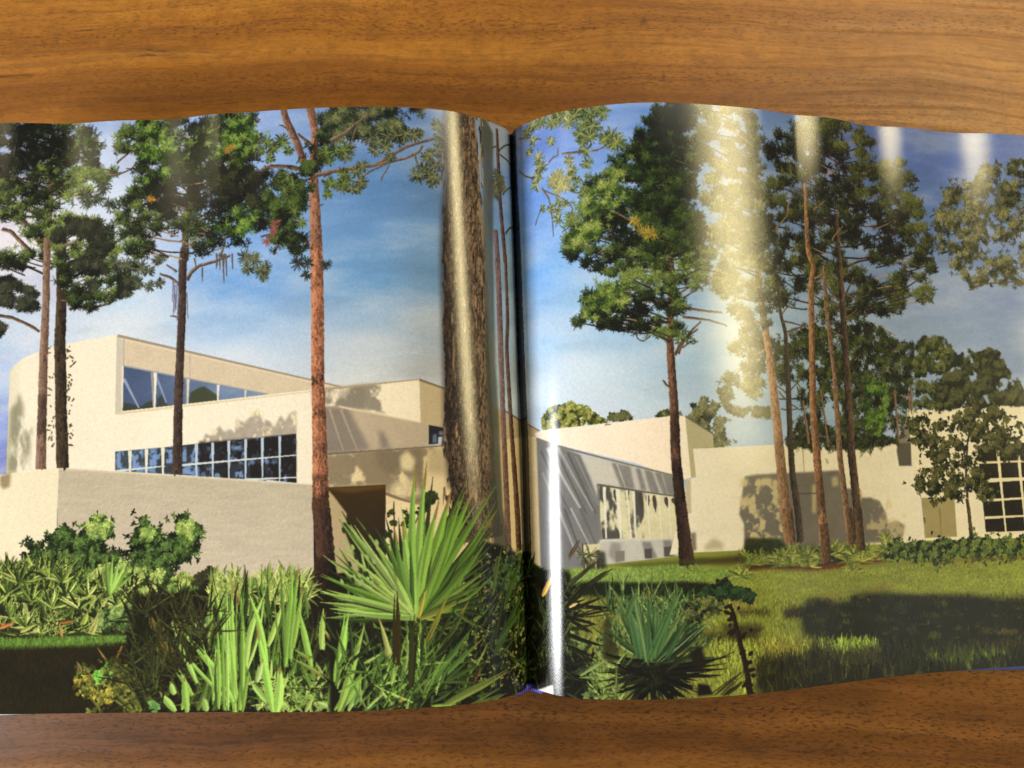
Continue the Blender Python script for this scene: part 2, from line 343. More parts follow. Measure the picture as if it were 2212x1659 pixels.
# sky: colours surveyed at places of the spread, spread out smoothly, with thin cloud over it
sky_pts = [(-60,260,120,140,185),(-60,400,160,172,208),(-60,520,222,212,222),(-60,600,215,210,222),(-60,700,160,185,215),(-60,820,175,188,212),(-60,920,128,146,200),(-60,1010,118,124,182),
 (120,520,226,216,226),(120,620,190,198,222),(120,700,190,204,222),
 (250,240,120,150,205),(250,330,170,185,222),(250,430,190,205,232),(250,520,195,205,230),(250,640,175,202,228),(250,700,206,212,220),(250,740,212,214,214),
 (500,240,112,145,212),(500,400,122,158,222),(500,550,102,152,222),(500,620,90,146,214),(500,700,152,182,216),(500,780,202,207,212),
 (800,250,95,130,195),(800,400,86,134,196),(800,500,98,146,204),(800,600,98,150,206),(800,680,140,172,206),(800,750,192,197,202),(800,830,212,206,196),
 (940,400,86,124,176),(940,600,100,140,182),(940,700,158,166,174),(940,800,178,174,168),
 (1090,300,120,140,175),(1090,600,120,146,172),(1090,800,150,158,165),
 (1160,300,88,120,196),(1160,400,104,150,226),(1160,600,112,172,238),(1160,750,170,202,236),(1160,850,214,224,234),(1160,930,200,210,220),
 (1250,300,116,152,226),(1250,500,128,172,236),(1250,650,150,190,230),(1250,800,205,216,222),(1250,890,198,206,212),
 (1400,240,88,130,204),(1400,400,112,152,212),(1400,600,140,178,222),(1400,700,138,176,210),(1400,760,168,192,208),(1400,860,190,200,202),
 (1550,300,110,140,190),(1550,600,142,170,190),(1550,760,160,180,190),(1550,920,172,184,186),
 (1750,400,100,120,165),(1750,900,150,166,172),(1900,300,82,100,160),(1900,400,78,102,156),(1900,600,112,132,164),(1900,700,138,152,168),
 (2000,330,88,108,170),(2000,450,92,116,168),(2000,640,140,152,178),(2000,730,150,162,176),(2250,300,115,128,180),(2250,500,110,130,175),(2250,650,124,138,170),(2250,750,136,146,164),(2250,870,152,160,168)]
sp_ = np.array(sky_pts, float); pc = paper(sp_[:, :2])
gx, gy = np.meshgrid(np.arange(0, CW, 12), np.arange(0, int(CH * .66), 12))
lo_y = np.clip((sp_[:, 1] - 640) / 200, 0, 1)[:, None]; sp_[:, 2:] = sp_[:, 2:] * (1 - .8 * lo_y) + np.clip(sp_[:, 2:] * (.97, 1.02, 1.09), 0, 240) * .8 * lo_y
rt = np.clip((sp_[:, 0] - 1300) / 300, 0, 1)[:, None]; sp_[:, 2:] = sp_[:, 2:] * (1 + rt * (-.03, .02, .10))
gm = sp_[:, 2:].mean(1, keepdims=True); sp_[:, 2:] = sp_[:, 2:] * .9 + gm * .1 + 4
wgt = np.zeros(gx.shape); acc = np.zeros(gx.shape + (3,))
for (a, b), c in zip(pc, sp_[:, 2:]):
    k = 1 / (((gx - a) * .8) ** 2 + ((gy - b) * 1.5) ** 2 + 2500) ** 1.7; wgt += k; acc += k[..., None] * c
low = (acc / wgt[..., None]).astype(np.float32); hh = int(CH * .66)
Y, X = np.mgrid[0:hh, 0:CW]; yy, xx = np.minimum(Y / 12, low.shape[0] - 1.001), np.minimum(X / 12, low.shape[1] - 1.001)
yi, xi = yy.astype(int), xx.astype(int); fy, fx = (yy - yi)[..., None], (xx - xi)[..., None]
img[:hh] = (low[yi, xi] * (1 - fx) + low[yi, xi + 1] * fx) * (1 - fy) + (low[yi + 1, xi] * (1 - fx) + low[yi + 1, xi + 1] * fx) * fy
cl = np.clip((fbm(X / 170 + Y / 420, Y / 55, 11, 5) - .47) * 2.6, -.35, .6)[..., None]
img[:hh] += (C3((214, 216, 222)) - img[:hh]) * np.where(cl > 0, cl * .42, 0) + np.where(cl < 0, cl * 22, 0)
cl = np.clip((fbm(X / 60, Y / 40, 21, 4) - .5) * 4, 0, 1)[..., None] * np.clip(1 - (X - 120) / 620, 0, 1)[..., None] * np.clip((Y - 120) / 200, 0, 1)[..., None]
img[:hh] += (C3((232, 222, 228)) - img[:hh]) * cl * .38
ids[:] = SKY
del X, Y, yy, xx, yi, xi, fy, fx, cl

# lawn
Lp = [(-80,1180),(400,1232),(720,1245),(1160,1200),(1400,1190),(1900,1170),(2330,1150),(2330,1700),(-80,1700)]
fill('Z', Lp, (128,136,52), LAWN, var=.12, vs_=(90, 30))
fill('I', [(0,380),(350,330),(700,420),(1400,380),(2500,310),(2500,600),(1200,560),(0,500)], (132,140,56), var=.14, vs_=(70, 14))
fill('H', [(1250,410),(1500,392),(2300,345),(2300,480),(1480,485)], (122,144,68), blur=3, var=.15, vs_=(14, 6))
fill('I', [(-100,370),(0,380),(350,380),(520,430),(300,470),(0,480),(-100,480)], (116,138,60), blur=6, var=.15, vs_=(14, 6))

# ---- buildings
B1 = nid('printed_building', 'cream building with a curved corner and two window bands')
WALL = (234,223,200)
# far trees over the roof line of the right page
TR = nid('printed_round_tree', 'small yellow-green round tree above the roof')
leafage([M('E', [(1290,1120),(1310,1040),(1360,990),(1430,960),(1500,960),(1570,985),(1640,1030),(1700,1070),(1710,1085),(1500,1110)])], 1500, [(40,42,18),(78,84,34),(122,126,58),(160,160,84)], TR, size=5, w=1.6, clump=.4, cs=16, seed=2)
TS = nid('printed_tree', 'small dark tree above the roof')
leafage([M('E', [(1720,1060),(1740,1020),(1790,1008),(1850,1020),(1862,1060)])], 260, [(34,38,22),(70,76,44),(98,100,60)], TS, size=5, w=1.5, clump=.3, cs=14, seed=4)
TS2 = nid('printed_tree')
leafage([M('E', [(2015,1045),(2060,1015),(2110,1012),(2130,1045)]), M('F', [(0,1050),(40,1000),(130,940),(190,930),(250,960),(330,1010),(345,1060),(270,1090),(340,1180),(370,1200),(235,1240),(20,1240)])], 1700, [(30,32,18),(58,64,36),(84,90,54),(120,120,80)], TS2, size=7, w=1.5, clump=.8, cs=20, seed=6)

# left building
fill('D', [(45,1410),(65,760),(90,717),(150,668),(250,625),(440,573),(600,545),(745,520),(735,1018),(1100,980),(1720,900),(1990,868),(2100,860),(2100,1700),(375,1372)], WALL, B1, var=.02, vs_=(60, 120))
y0, x0, c = cover(M('D', [(40,1410),(62,760),(90,717),(150,668),(150,1400)])); X, Y = grid(y0, x0, c)
t = np.clip((X - x0) / (c.shape[1] * .8), 0, 1)[..., None]; put((y0, x0, c), C3((216,206,176)) * (1 - t) + C3(WALL) * t)
mottle(M('D', [(45,1400),(65,1000),(120,890),(150,980),(145,1080),(205,1120),(180,1390)]), (118,116,92), .75, 5, 22, 60, .46, 5, 7)
fill('D', [(745,520),(1125,612),(1985,800),(2190,852),(2100,858),(1720,900),(735,1018)], (204,186,158), B1, var=.03)
fill('D', [(745,522),(790,535),(780,1008),(735,1018)], (196,186,168))
for p, q, wd, cc in [((752,524),(2185,852),9,(150,136,116)), ((770,545),(2150,858),4,(218,202,176)), ((790,540),(788,716),3,(172,158,138)), ((1212,640),(1210,790),3,(178,164,142))]:
    strokes(M('D', [p]), M('D', [q]), wd * _K * SC * 1.6, cc, B1, kind='line')
WN = nid('printed_window_band', 'upper strip of blue windows')
up = M('D', [(785,718),(985,757),(1200,800),(1390,838),(1565,872),(1715,900),(1390,942),(990,987),(780,1010)])
grad(up, (66,80,112), (122,140,168), M('D', [(800,900)])[0], M('D', [(1650,880)])[0], WN, .12, (60, 26))
def tree_glass(pts, col, a=.85): mottle(pts, col, a, 2, 12, 12, .36, 6, 5)
fill('D', [(780,1010),(782,950),(840,962),(900,975),(940,950),(975,940),(985,985)], (52,58,42), a=.85, blur=1)
fill('D', [(1000,985),(1002,930),(1030,900),(1060,960),(1100,975)], (52,58,46), a=.8, blur=1)
fill('D', [(1206,960),(1212,890),(1260,862),(1300,848),(1340,872),(1384,905),(1386,940)], (58,62,40), a=.9, blur=1)
for p, q, wd, cc, al in [((790,800),(885,985),14,(140,150,172),1), ((990,770),(1060,950),12,(128,142,172),1), ((968,760),(978,985),10,(150,146,140),1), ((990,757),(985,988),16,(226,218,198),1), ((1200,800),(1195,966),12,(206,200,184),1), ((1184,800),(1184,966),7,(120,124,134),1), ((1391,838),(1388,942),13,(222,216,200),1), ((1566,872),(1563,918),10,(200,198,190),1), ((782,712),(778,1012),9,(222,212,190),1), ((785,716),(1715,898),6,(150,150,150),1), ((780,1012),(1720,902),8,(236,224,192),1)]:
    strokes(M('D', [p]), M('D', [q]), wd * _K * SC * 1.3, cc, WN, kind='line')
strokes(M('D', [(735,1024)]), M('D', [(1990,880)]), 4, (214,194,160), B1, kind='line')
# lower strip
W2 = nid('printed_window_band', 'lower strip of dark gridded windows')
lo_ = M('D', [(735,1265),(1050,1238),(1160,1225),(1890,1150),(1892,1464),(1560,1440),(735,1388)])
grad(lo_, (58,66,74), (32,30,32), M('D', [(900,1300)])[0], M('D', [(1500,1300)])[0], W2, .25, (9, 9))
mottle(lo_, (112,142,186), .9, 1, 11, 15, .58, 9, 8)
for q in [(845,1258,915,1372),(950,1262,1000,1352),(745,1275,770,1372),(1060,1258,1100,1340),(1470,1345,1555,1430),(1165,1240,1190,1330),(1165,1370,1240,1410),(1475,1210,1550,1260)]:
    mottle(M('D', [(q[0],q[1]),(q[2],q[1]-8),(q[2],q[3]),(q[0],q[3])]), (118,146,190), .95, 1, 14, 14, .42, 7, q[0] % 9)
mottle(M('D', [(1270,1200),(1890,1150),(1890,1464),(1600,1440),(1270,1425)]), (30,26,26), .8, 2, 16, 18, .42, 6, 3)
for x, y0_, y1_, wd in [(828,1258,1398,18),(933,1250,1404,18),(1038,1240,1410,18),(1252,1218,1420,15),(1356,1208,1426,14),(1459,1196,1434,14),(1566,1186,1442,14),(1673,1176,1448,14),(1783,1165,1456,14)]:
    strokes(M('D', [(x,y0_)]), M('D', [(x,y1_)]), wd * _K * SC * 1.25, (222,216,196) if x < 1100 else (178,194,206), W2, kind='line')
for p, q in [((738,1388),(1050,1356)), ((1160,1350),(1890,1286)), ((1560,1443),(1890,1428)), ((1700,1450),(1890,1468))]:
    strokes(M('D', [p]), M('D', [q]), 4.2, (206,210,206), W2, kind='line')
# tree shadow on the sunny wall over the lower strip
fill('D', [(1290,1205),(1310,1150),(1350,1165),(1400,1100),(1430,1140),(1470,1120),(1500,1150),(1510,1060),(1560,1080),(1600,1040),(1645,995),(1670,1060),(1720,1070),(1750,1110),(1790,1035),(1820,1070),(1850,1020),(1890,1005),(1892,1150),(1600,1180)], (150,138,124), a=.8, blur=2, var=.12, vs_=(12, 12))
mottle(M('D', [(1290,1205),(1310,1130),(1400,1090),(1500,1060),(1645,985),(1750,1080),(1890,995),(1892,1150)]), (232,214,176), .9, 2, 15, 22, .6, 8, 2)
# right part of the left page
fill('E', [(-170,880),(0,850),(130,838),(515,803),(525,1080),(0,990),(-170,975)], (242,226,198), B1)
mottle(M('E', [(-170,880),(0,852),(120,842),(250,832),(300,880),(310,960),(300,1020),(180,1000),(-170,960)]), (128,120,104), .85, 3, 26, 30, .42, 6, 5, 0)
fill('E', [(0,880),(150,845),(180,900),(150,1000),(0,975)], (130,120,106), a=.6, blur=6)
fill('E', [(515,803),(665,858),(900,940),(1100,1020),(1300,1140),(1300,1200),(1000,1200),(690,1220),(668,1110),(575,1095),(523,1078)], (190,170,132), B1)
strokes(ML('E', [(-100,868)], 'E', [(515,806)], 'E', [(1060,1005)]), ML('E', [(515,803)], 'E', [(900,945)], 'E', [(1290,1136)]), [4, 4.5, 4], [(168,150,120), (120,108,84), (110,100,80)], B1, kind='line')
B2 = nid('printed_entrance_wing', 'low wing with a slanted wall and a dark doorway')
fill('E', [(-130,975),(0,975),(250,1022),(523,1078),(575,1095),(575,1225),(240,1252),(0,1275),(-130,1290)], (186,168,142), B2, var=.03)
for q in [[(-130,985),(0,980),(60,985),(200,1250),(60,1270),(-130,1285)], [(255,1120),(300,1170),(330,1240),(270,1245)]]:
    fill('E', q, (124,114,104), a=.85, blur=5, var=.06)
for a_, b_ in [((-60,990),(30,1265)), ((10,990),(120,1260))]: strokes(M('E', [a_]), M('E', [b_]), 5, (160,146,126), B2, kind='line')
strokes(M('E', [(0,976)]), M('E', [(523,1080)]), 3.5, (214,194,158), B2, kind='line')
fill('E', [(575,1095),(668,1112),(676,1168),(636,1172),(634,1215),(575,1220)], (34,34,36), B2); fill('E', [(600,1160),(625,1150),(628,1210),(598,1210)], (92,106,128), blur=1); fill('E', [(640,1135),(670,1135),(672,1160),(640,1160)], (110,118,130), blur=1)
fill('E', [(-90,1283),(0,1272),(240,1250),(700,1220),(1000,1195),(1300,1165),(1300,2000),(300,2010),(300,1475),(-90,1492)], (226,204,156), B2, var=.03)
strokes(M('E', [(-80,1280)]), M('E', [(690,1224)]), 4, (110,98,78), B2, kind='line')
sh_ = M('E', [(-90,1290),(240,1255),(560,1235),(700,1225),(700,1300),(600,1290),(560,1330),(540,1420),(540,1600),(450,1580),(300,1520),(300,1475),(-90,1490)])
mottle(sh_, (122,108,86), .85, 3, 34, 34, .43, 7, 9); fill('E', [(230,1262),(400,1252),(420,1330),(330,1420),(250,1360)], (118,104,84), a=.7, blur=6)
fill('E', [(440,1250),(525,1240),(540,1600),(480,1600),(500,1400)], (124,108,84), a=.75, blur=4)
fill('E', [(390,1300),(440,1260),(490,1320),(470,1390),(400,1380)], (232,212,164), a=.85, blur=4); fill('E', [(330,1480),(420,1420),(500,1460),(520,1540),(420,1560),(320,1560)], (224,202,158), a=.7, blur=5)
fill('E', [(560,1250),(690,1230),(690,1420),(560,1400)], (140,122,90), a=.45, blur=8)
strokes(M('E', [(300,1530)]), M('E', [(520,1600)]), 7, (128,110,86), B2, Pm=M('E', [(400,1575)]), kind='line')
fill('E', [(305,1600),(690,1600),(690,2040),(305,2040)], (236,210,172), a=.6, blur=3)
# doorway
grad(M('E', [(-90,1494),(300,1476),(302,2035),(150,2040),(-90,2000)]), (58,40,14), (40,34,24), M('E', [(100,1490)])[0], M('E', [(100,1900)])[0], B2, .06)
fill('E', [(-100,1495),(60,1490),(300,1476),(300,1500),(60,1530)], (92,66,28), a=.8, blur=3)
fill('G', [(2100,0),(2125,-40),(2300,400),(2150,420),(2120,200)], (178,156,120), B2, blur=1)
fill('D', [(2085,1500),(2130,1550),(2212,1659),(2212,1720),(2100,1720)], (176,156,116), B2, blur=1)
strokes(M('H', [(303,30)]), M('H', [(305,415)]), 4, (238,214,180), B2, kind='line')
# low front wall
B3 = nid('printed_garden_wall', 'low stucco wall in the shade')
put(cover(ML('D', [(-100,1425),(0,1412),(375,1372),(372,1659)], 'G', [(365,0),(362,240),(0,400),(-150,420)])), (230,217,186), 1, B3)
fill('D', [(0,1420),(70,1400),(62,1490),(20,1505),(0,1480)], (128,110,80), a=.8, blur=3)
wl = ML('D', [(376,1372),(1995,1475),(2000,1659)], 'G', [(2005,470),(1250,440),(365,300),(366,0)])
grad(wl, (184,172,148), (194,180,158), M('D', [(1000,1400)])[0], M('G', [(1000,420)])[0], B3, .05, (50, 9))
y0, x0, c = cover(wl); X, Y = grid(y0, x0, c); n = (fbm(X / 5, Y / 4, 9, 3) - fbm((X - 2) / 5, (Y - 2) / 4, 9, 3))[..., None]
img[y0:y0 + c.shape[0], x0:x0 + c.shape[1]] += n * 18 * c[..., None]
strokes(M('D', [(376,1374)]), M('D', [(1995,1477)]), 3.5, (206,190,160), B3, kind='line')

# right page: shaded blue-grey side and the sunny walls
B4 = nid('printed_building', 'long cream building running across the right page')
fill('E', [(1250,1150),(1285,1132),(1700,1085),(2130,1037),(2180,1037),(2170,1440),(1900,1340),(1265,1178)], (244,226,204), B4, var=.015)
fill('F', [(-60,1037),(15,1035),(55,1040),(90,1430),(40,1445),(-60,1440)], (240,226,200), B4)
fill('F', [(50,1038),(230,1155),(232,1236),(105,1246),(120,1430),(88,1430)], (176,166,128), B4); strokes(M('F', [(52,1038)]), M('F', [(232,1156)]), 3.5, (100,98,80), B4, kind='line')
strokes(M('E', [(1700,1092)]), M('E', [(1735,1090)]), 3, (150,130,110), B4, kind='line')
fc = ML('E', [(1262,1178),(1540,1282),(2155,1415),(2170,1560),(2200,1700)], 'H', [(2200,300),(1780,352),(1290,392)])
put(cover(fc), (186,182,170), 1, B4, .05)
put(cover(ML('E', [(1262,1178),(1400,1225),(1540,1285),(1600,1420),(1690,1659)], 'H', [(1720,120),(1560,380),(1290,392)]), blur=2), (112,111,110), 1, None, .1, (20, 60))
for a_, b_, wd, cc in [((1330,1240),(1560,1659),20,(168,165,160)), ((1400,1240),(1620,1640),14,(150,147,143)), ((1290,1260),(1480,1659),10,(88,86,84)), ((1380,1240),(1580,1659),9,(86,84,82)), ((1460,1270),(1640,1659),12,(90,88,85)), ((1510,1290),(1680,1659),9,(132,130,126)), ((1300,1400),(1420,1659),16,(140,138,134))]:
    strokes(M('E', [a_]), M('E', [b_]), wd * _K * 1.3, cc, kind='line')
for a_, b_, wd, cc in [((1400,0),(1520,300),18,(152,149,145)), ((1480,0),(1600,240),10,(160,158,158)), ((1440,0),(1560,330),14,(90,88,86)), ((1540,0),(1640,230),16,(100,98,95)), ((1340,60),(1440,380),16,(122,120,116))]:
    strokes(M('H', [a_]), M('H', [b_]), wd * _K * 1.3, cc, kind='line')
fill('E', [(1560,1290),(1740,1335),(1820,1490),(1660,1470),(1600,1400)], (196,190,176), a=.8, blur=3)
for q in [[(1740,1335),(1860,1360),(1890,1505),(1800,1495)], [(1895,1370),(1925,1375),(1965,1515),(1930,1510)], [(1950,1380),(2000,1392),(2050,1535),(1990,1525)], [(2015,1395),(2155,1420),(2165,1550),(2070,1540)]]:
    fill('E', q, (118,114,110), a=.85, blur=2, var=.1, vs_=(10, 30))
strokes(M('E', [(1775,1345)]), M('E', [(1830,1495)]), 3, (176,170,158), kind='line'); strokes(M('E', [(2060,1405)]), M('E', [(2100,1540)]), 3, (160,156,146), kind='line')
strokes(M('E', [(1262,1182)]), M('E', [(2155,1420)]), 5, (118,112,100), B4, kind='line')
W3 = nid('printed_window_band', 'window strip with tree reflections on the right page')
w3 = ML('E', [(1650,1475),(2165,1552),(2168,1659)], 'H', [(2180,190),(1672,203),(1660,20)])
put(cover(w3), (212,204,164), 1, W3, .06)
mottle(ML('E', [(1655,1478),(1960,1520),(1950,1659)], 'H', [(1960,190),(1680,200),(1665,0)]), (66,64,62), .92, 1, 20, 46, .42, 8, 6)
for x, h_ in [(1760,100),(1920,150),(1965,120),(2010,160),(2085,130),(2130,110)]:
    strokes(M('E', [(x,1490 + (x - 1650) * .15)]), M('E', [(x + 12,1490 + h_)]), 8, (70,66,56), W3)
for x0_, x1_, wd in [(1693,1706,14),(1778,1800,20),(1836,1866,9),(1880,1895,10),(1965,1985,7),(2040,2060,6),(2105,2120,6)]:
    strokes(M('E', [(x0_,1484 + (x0_ - 1650) * .15)]), M('H', [(x1_,192)]), wd * _K * 1.4, (222,216,198), W3, kind='line')
strokes(M('E', [(1650,1474)]), M('E', [(2165,1552)]), 4, (92,88,82), W3, kind='line'); strokes(M('H', [(1668,206)]), M('H', [(2190,192)]), 5, (196,196,188), W3, kind='line'); strokes(M('E', [(1652,1475)]), M('H', [(1672,203)]), 4, (120,116,110), W3, kind='line')
fill('H', [(1740,215),(1800,225),(1800,340),(1770,350),(1720,300)], (128,124,118), a=.7, blur=3); fill('H', [(1935,215),(1990,215),(2035,320),(1960,325)], (112,110,106), a=.8, blur=2); fill('H', [(2070,205),(2120,205),(2150,310),(2080,312)], (112,110,106), a=.8, blur=2)
fill('H', [(1765,273),(1825,272),(1825,338),(1768,345)], (124,116,108)); fill('H', [(1950,262),(1998,258),(2000,320),(1954,322)], (78,74,70)); fill('H', [(2075,250),(2125,244),(2130,306),(2078,310)], (82,78,74))
AC = nid('printed_garden_box', 'cream box standing against the shaded wall')
fill('H', [(1560,235),(1665,228),(1670,345),(1568,350)], (206,194,152), AC, var=.05); fill('H', [(1560,330),(1680,325),(1680,388),(1560,392)], (60,54,40), a=.85, blur=2)
for x in (1575, 1640, 1668): strokes(M('H', [(x,330)]), M('H', [(x,385)]), 3, (196,186,150), AC, kind='line')
tufts('H', [(1600,300),(1560,300)], 75, [(60,64,40),(120,120,80),(44,46,28)], AC, 14, 1.4); fill('H', [(1640,270),(1700,280),(1710,390),(1650,385)], (36,36,26), a=.8, blur=3)
# long wall on the right
put(cover(ML('F', [(100,1246),(790,1212),(806,1241),(1145,1236),(1410,1210),(1415,1355),(1500,1360),(1560,1580)], 'I', [(1580,205),(1400,228),(430,268),(70,285),(-50,300)], 'F', [(20,1659),(60,1445),(120,1430)])), (231,221,194), 1, B4, .03, (80, 40))
strokes(M('F', [(798,1215)]), M('F', [(808,1395)]), 4, (186,170,124), B4, kind='line'); strokes(M('F', [(806,1240)]), M('F', [(1400,1214)]), 2.5, (236,220,176), B4, kind='line')
wsh = ML('F', [(430,1425),(500,1412),(880,1393),(1025,1385),(1062,1402),(1080,1500),(1165,1500),(1180,1560),(1230,1558),(1290,1580),(1332,1659)], 'I', [(1345,95),(1400,80),(1452,110),(1440,180),(1405,215),(900,240),(430,262),(425,100),(395,40)])
put(cover(wsh, blur=2), (104,98,86), .95, None, .08, (30, 30))
mottle(ML('F', [(400,1440),(640,1430),(660,1659)], 'I', [(690,150),(640,220),(430,240),(400,60)]), (206,190,138), .85, 3, 20, 22, .53, 7, 3)
mottle(ML('F', [(1060,1400),(1340,1560)], 'I', [(1470,60),(1460,200),(1230,215),(1180,60)]), (214,196,142), .6, 3, 22, 26, .58, 7, 8)
for q in [[(860,1480),(890,1470),(885,1659),(860,1659)], [(985,1430),(1020,1420),(1030,1480),(990,1490)]]: fill('F', q, (200,184,132), a=.7, blur=3)
fill('F', [(760,1530),(890,1528),(890,1534),(764,1536)], (70,66,56)); fill('I', [(180,240),(230,190),(290,220),(300,262),(170,270)], (150,140,104), a=.6, blur=5)
fill('I', [(430,200),(470,190),(600,205),(650,215),(650,262),(430,265)], (52,46,28), a=.9, blur=3); fill('I', [(85,160),(118,155),(122,270),(90,275)], (96,92,78), a=.8, blur=2); fill('F', [(50,1445),(85,1440),(90,1659),(60,1659)], (178,170,140), a=.8, blur=1)
# right-hand block
B5 = nid('printed_building', 'tall cream block with a gridded window at the page edge')
put(cover(ML('F', [(1408,1208),(1465,1003),(1640,992),(2212,950),(2450,935),(2450,1659)], 'I', [(2450,175),(1940,190),(1580,205)], 'F', [(1562,1580),(1500,1360)])), (233,221,190), 1, B5, .03)
fill('F', [(1408,1208),(1464,1004),(1490,1210),(1492,1345),(1416,1356)], (128,120,102), B5); fill('F', [(1405,1210),(1488,1210),(1495,1355),(1416,1356),(1400,1260)], (88,82,70), B5, blur=1)
put(cover(ML('F', [(1562,1560),(1768,1560)], 'I', [(1785,182),(1582,192),(1566,0)])), (158,144,96), 1, B5, .04)
strokes(M('I', [(1672,0)]), M('I', [(1684,186)]), 2.5, (126,114,74), B5, kind='line'); strokes(M('I', [(1575,60)]), M('I', [(1578,95)]), 4, (96,84,52), B5, kind='line')
W4 = nid('printed_window_grid', 'dark window with white glazing bars at the page edge')
put(cover(ML('F', [(1900,1228),(2450,1195)], 'I', [(2450,145),(1968,160)])), (34,30,18), 1, W4, .2, (14, 14))
for a_, b_, wd in [(('F',(2040,1225)),('I',(2096,155)),20), (('F',(2168,1215)),('I',(2225,150)),20), (('F',(2310,1205)),('I',(2365,145)),20), (('F',(1915,1335)),('F',(2450,1318)),13), (('F',(1930,1450)),('F',(2450,1430)),24), (('F',(1945,1578)),('F',(2450,1548)),14), (('I',(1962,62)),('I',(2450,38)),14), (('I',(1962,165)),('I',(2450,145)),20), (('F',(1905,1228)),('I',(1965,160)),12)]:
    strokes(M(a_[0], [a_[1]]), M(b_[0], [b_[1]]), wd * _K * SC * 1.25, (228,216,176), W4, kind='line')
strokes(M('I', [(1580,200)]), M('I', [(2400,182)]), 6, (240,226,186), B5, kind='line')

# ---- far woods on the right page
WD = nid('printed_woods', 'dark green wood behind the right buildings')
wood = M('F', [(600,560),(700,540),(760,520),(850,470),(980,448),(1130,460),(1270,455),(1310,512),(1370,545),(1480,570),(1520,640),(1500,800),(1560,985),(1465,1003),(1408,1208),(1150,1240),(820,1235),(700,1215),(780,1080),(700,900),(620,760)])
hol = [M('F', q) for q in [[(700,800),(790,850),(790,1000),(720,1180),(650,1190),(640,900)], [(880,1020),(960,920),(1010,1000),(1000,1080),(920,1080)], [(1020,940),(1060,930),(1060,1040),(1020,1060)], [(1120,1000),(1150,1000),(1160,1090),(1120,1090)], [(1490,730),(1510,720),(1520,770),(1495,780)], [(1500,950),(1560,940),(1550,985),(1500,985)], [(1320,1080),(1350,1060),(1370,1110),(1330,1150)], [(640,620),(690,640),(690,720),(640,740)]]]
leafage([wood], 7500, [(22,24,12),(40,46,20),(58,66,28),(86,92,44)], WD, size=8, w=.7, needles=7, clump=.75, cs=36, seed=12, holes=hol, th=.36, contrast=4.5, gaps=.5, twigs=40, mass=.5)
leafage([M('F', [(1200,820),(1330,800),(1340,1000),(1300,1180),(1200,1150)])], 700, [(40,60,20),(70,96,34),(100,128,50)], WD, size=6, w=2.2, needles=6, clump=.5, cs=18, seed=3)
leafage([M('F', [(690,1190),(800,1170),(1400,1170),(1410,1212),(1150,1240),(820,1236),(700,1215)])], 900, [(18,20,10),(40,44,20),(66,70,36)], WD, size=6, w=.7, clump=.1, seed=5)
for q in [[(1490,850,16),(1495,1000,18)], [(1384,870,14),(1395,1000,15),(1412,1200,16)], [(912,870,12),(940,1050,14),(962,1235,16)], [(800,940,12),(815,1050,16),(838,1215,20)], [(1474,890,10),(1480,990,10)]]: trunk('F', q, (150,118,90), (84,66,46), WD, 1, .3, (3, 8), seed=q[0][0] % 7)
for q in [[(640,880),(720,960),(790,1000)], [(760,850),(790,940),(800,1000)], [(700,900),(740,850),(800,790)], [(650,990),(700,1000),(780,990)]]: limb('F', q, 7, 3, (92,80,60), (60,50,36), WD)
TD = nid('printed_round_tree', 'large dark brown-green round tree over the right roof')
leafage([M('F', [(1510,700),(1540,560),(1600,525),(1650,522),(1720,555),(1760,620),(1790,650),(1700,780),(1640,1000),(1540,985)])], 2600, [(28,34,16),(50,58,28),(74,82,42),(104,108,60)], TD, size=6, w=.7, needles=7, clump=.5, cs=22, seed=9)
leafage([M('F', [(1770,680),(1820,630),(1850,615),(1900,640),(2000,612),(2070,645),(2080,700),(2110,740),(2170,810),(2212,900),(2300,990),(2212,960),(1640,1000),(1650,860),(1700,780)])], 6500, [(24,26,13),(40,46,22),(60,64,32),(86,88,48)], TD, size=6, w=.7, needles=7, clump=.5, cs=26, seed=14)
TO = nid('printed_tree', 'pale olive tree crown at the right page edge')
leafage([ML('C', [(1650,1480),(1660,1330),(1740,1210),(1830,1200),(1890,1180),(1900,1110),(1980,1070),(2060,1060),(2100,1030),(2212,1010),(2600,960),(2600,1659)], 'F', [(2600,220),(2212,210),(2000,180),(1850,200),(1800,120),(1720,40)], 'C', [(1680,1600)])], 7000, [(40,42,22),(70,72,40),(96,96,58),(128,124,80)], TO, size=8, w=.7, needles=8, clump=.75, cs=26, seed=22, th=.42, gaps=.8, twigs=30, mass=.5, holes=[M('C', q) for q in [[(2100,1290),(2190,1290),(2190,1400),(2100,1380)], [(1780,1310),(1840,1290),(1850,1350),(1790,1370)], [(1960,1560),(2050,1540),(2060,1620),(1950,1640)]]])
for q in [[(1850,235),(1950,195),(2120,180),(2300,200)]]: limb('F', q, 8, 4, (110,96,70), (70,60,40), TO)

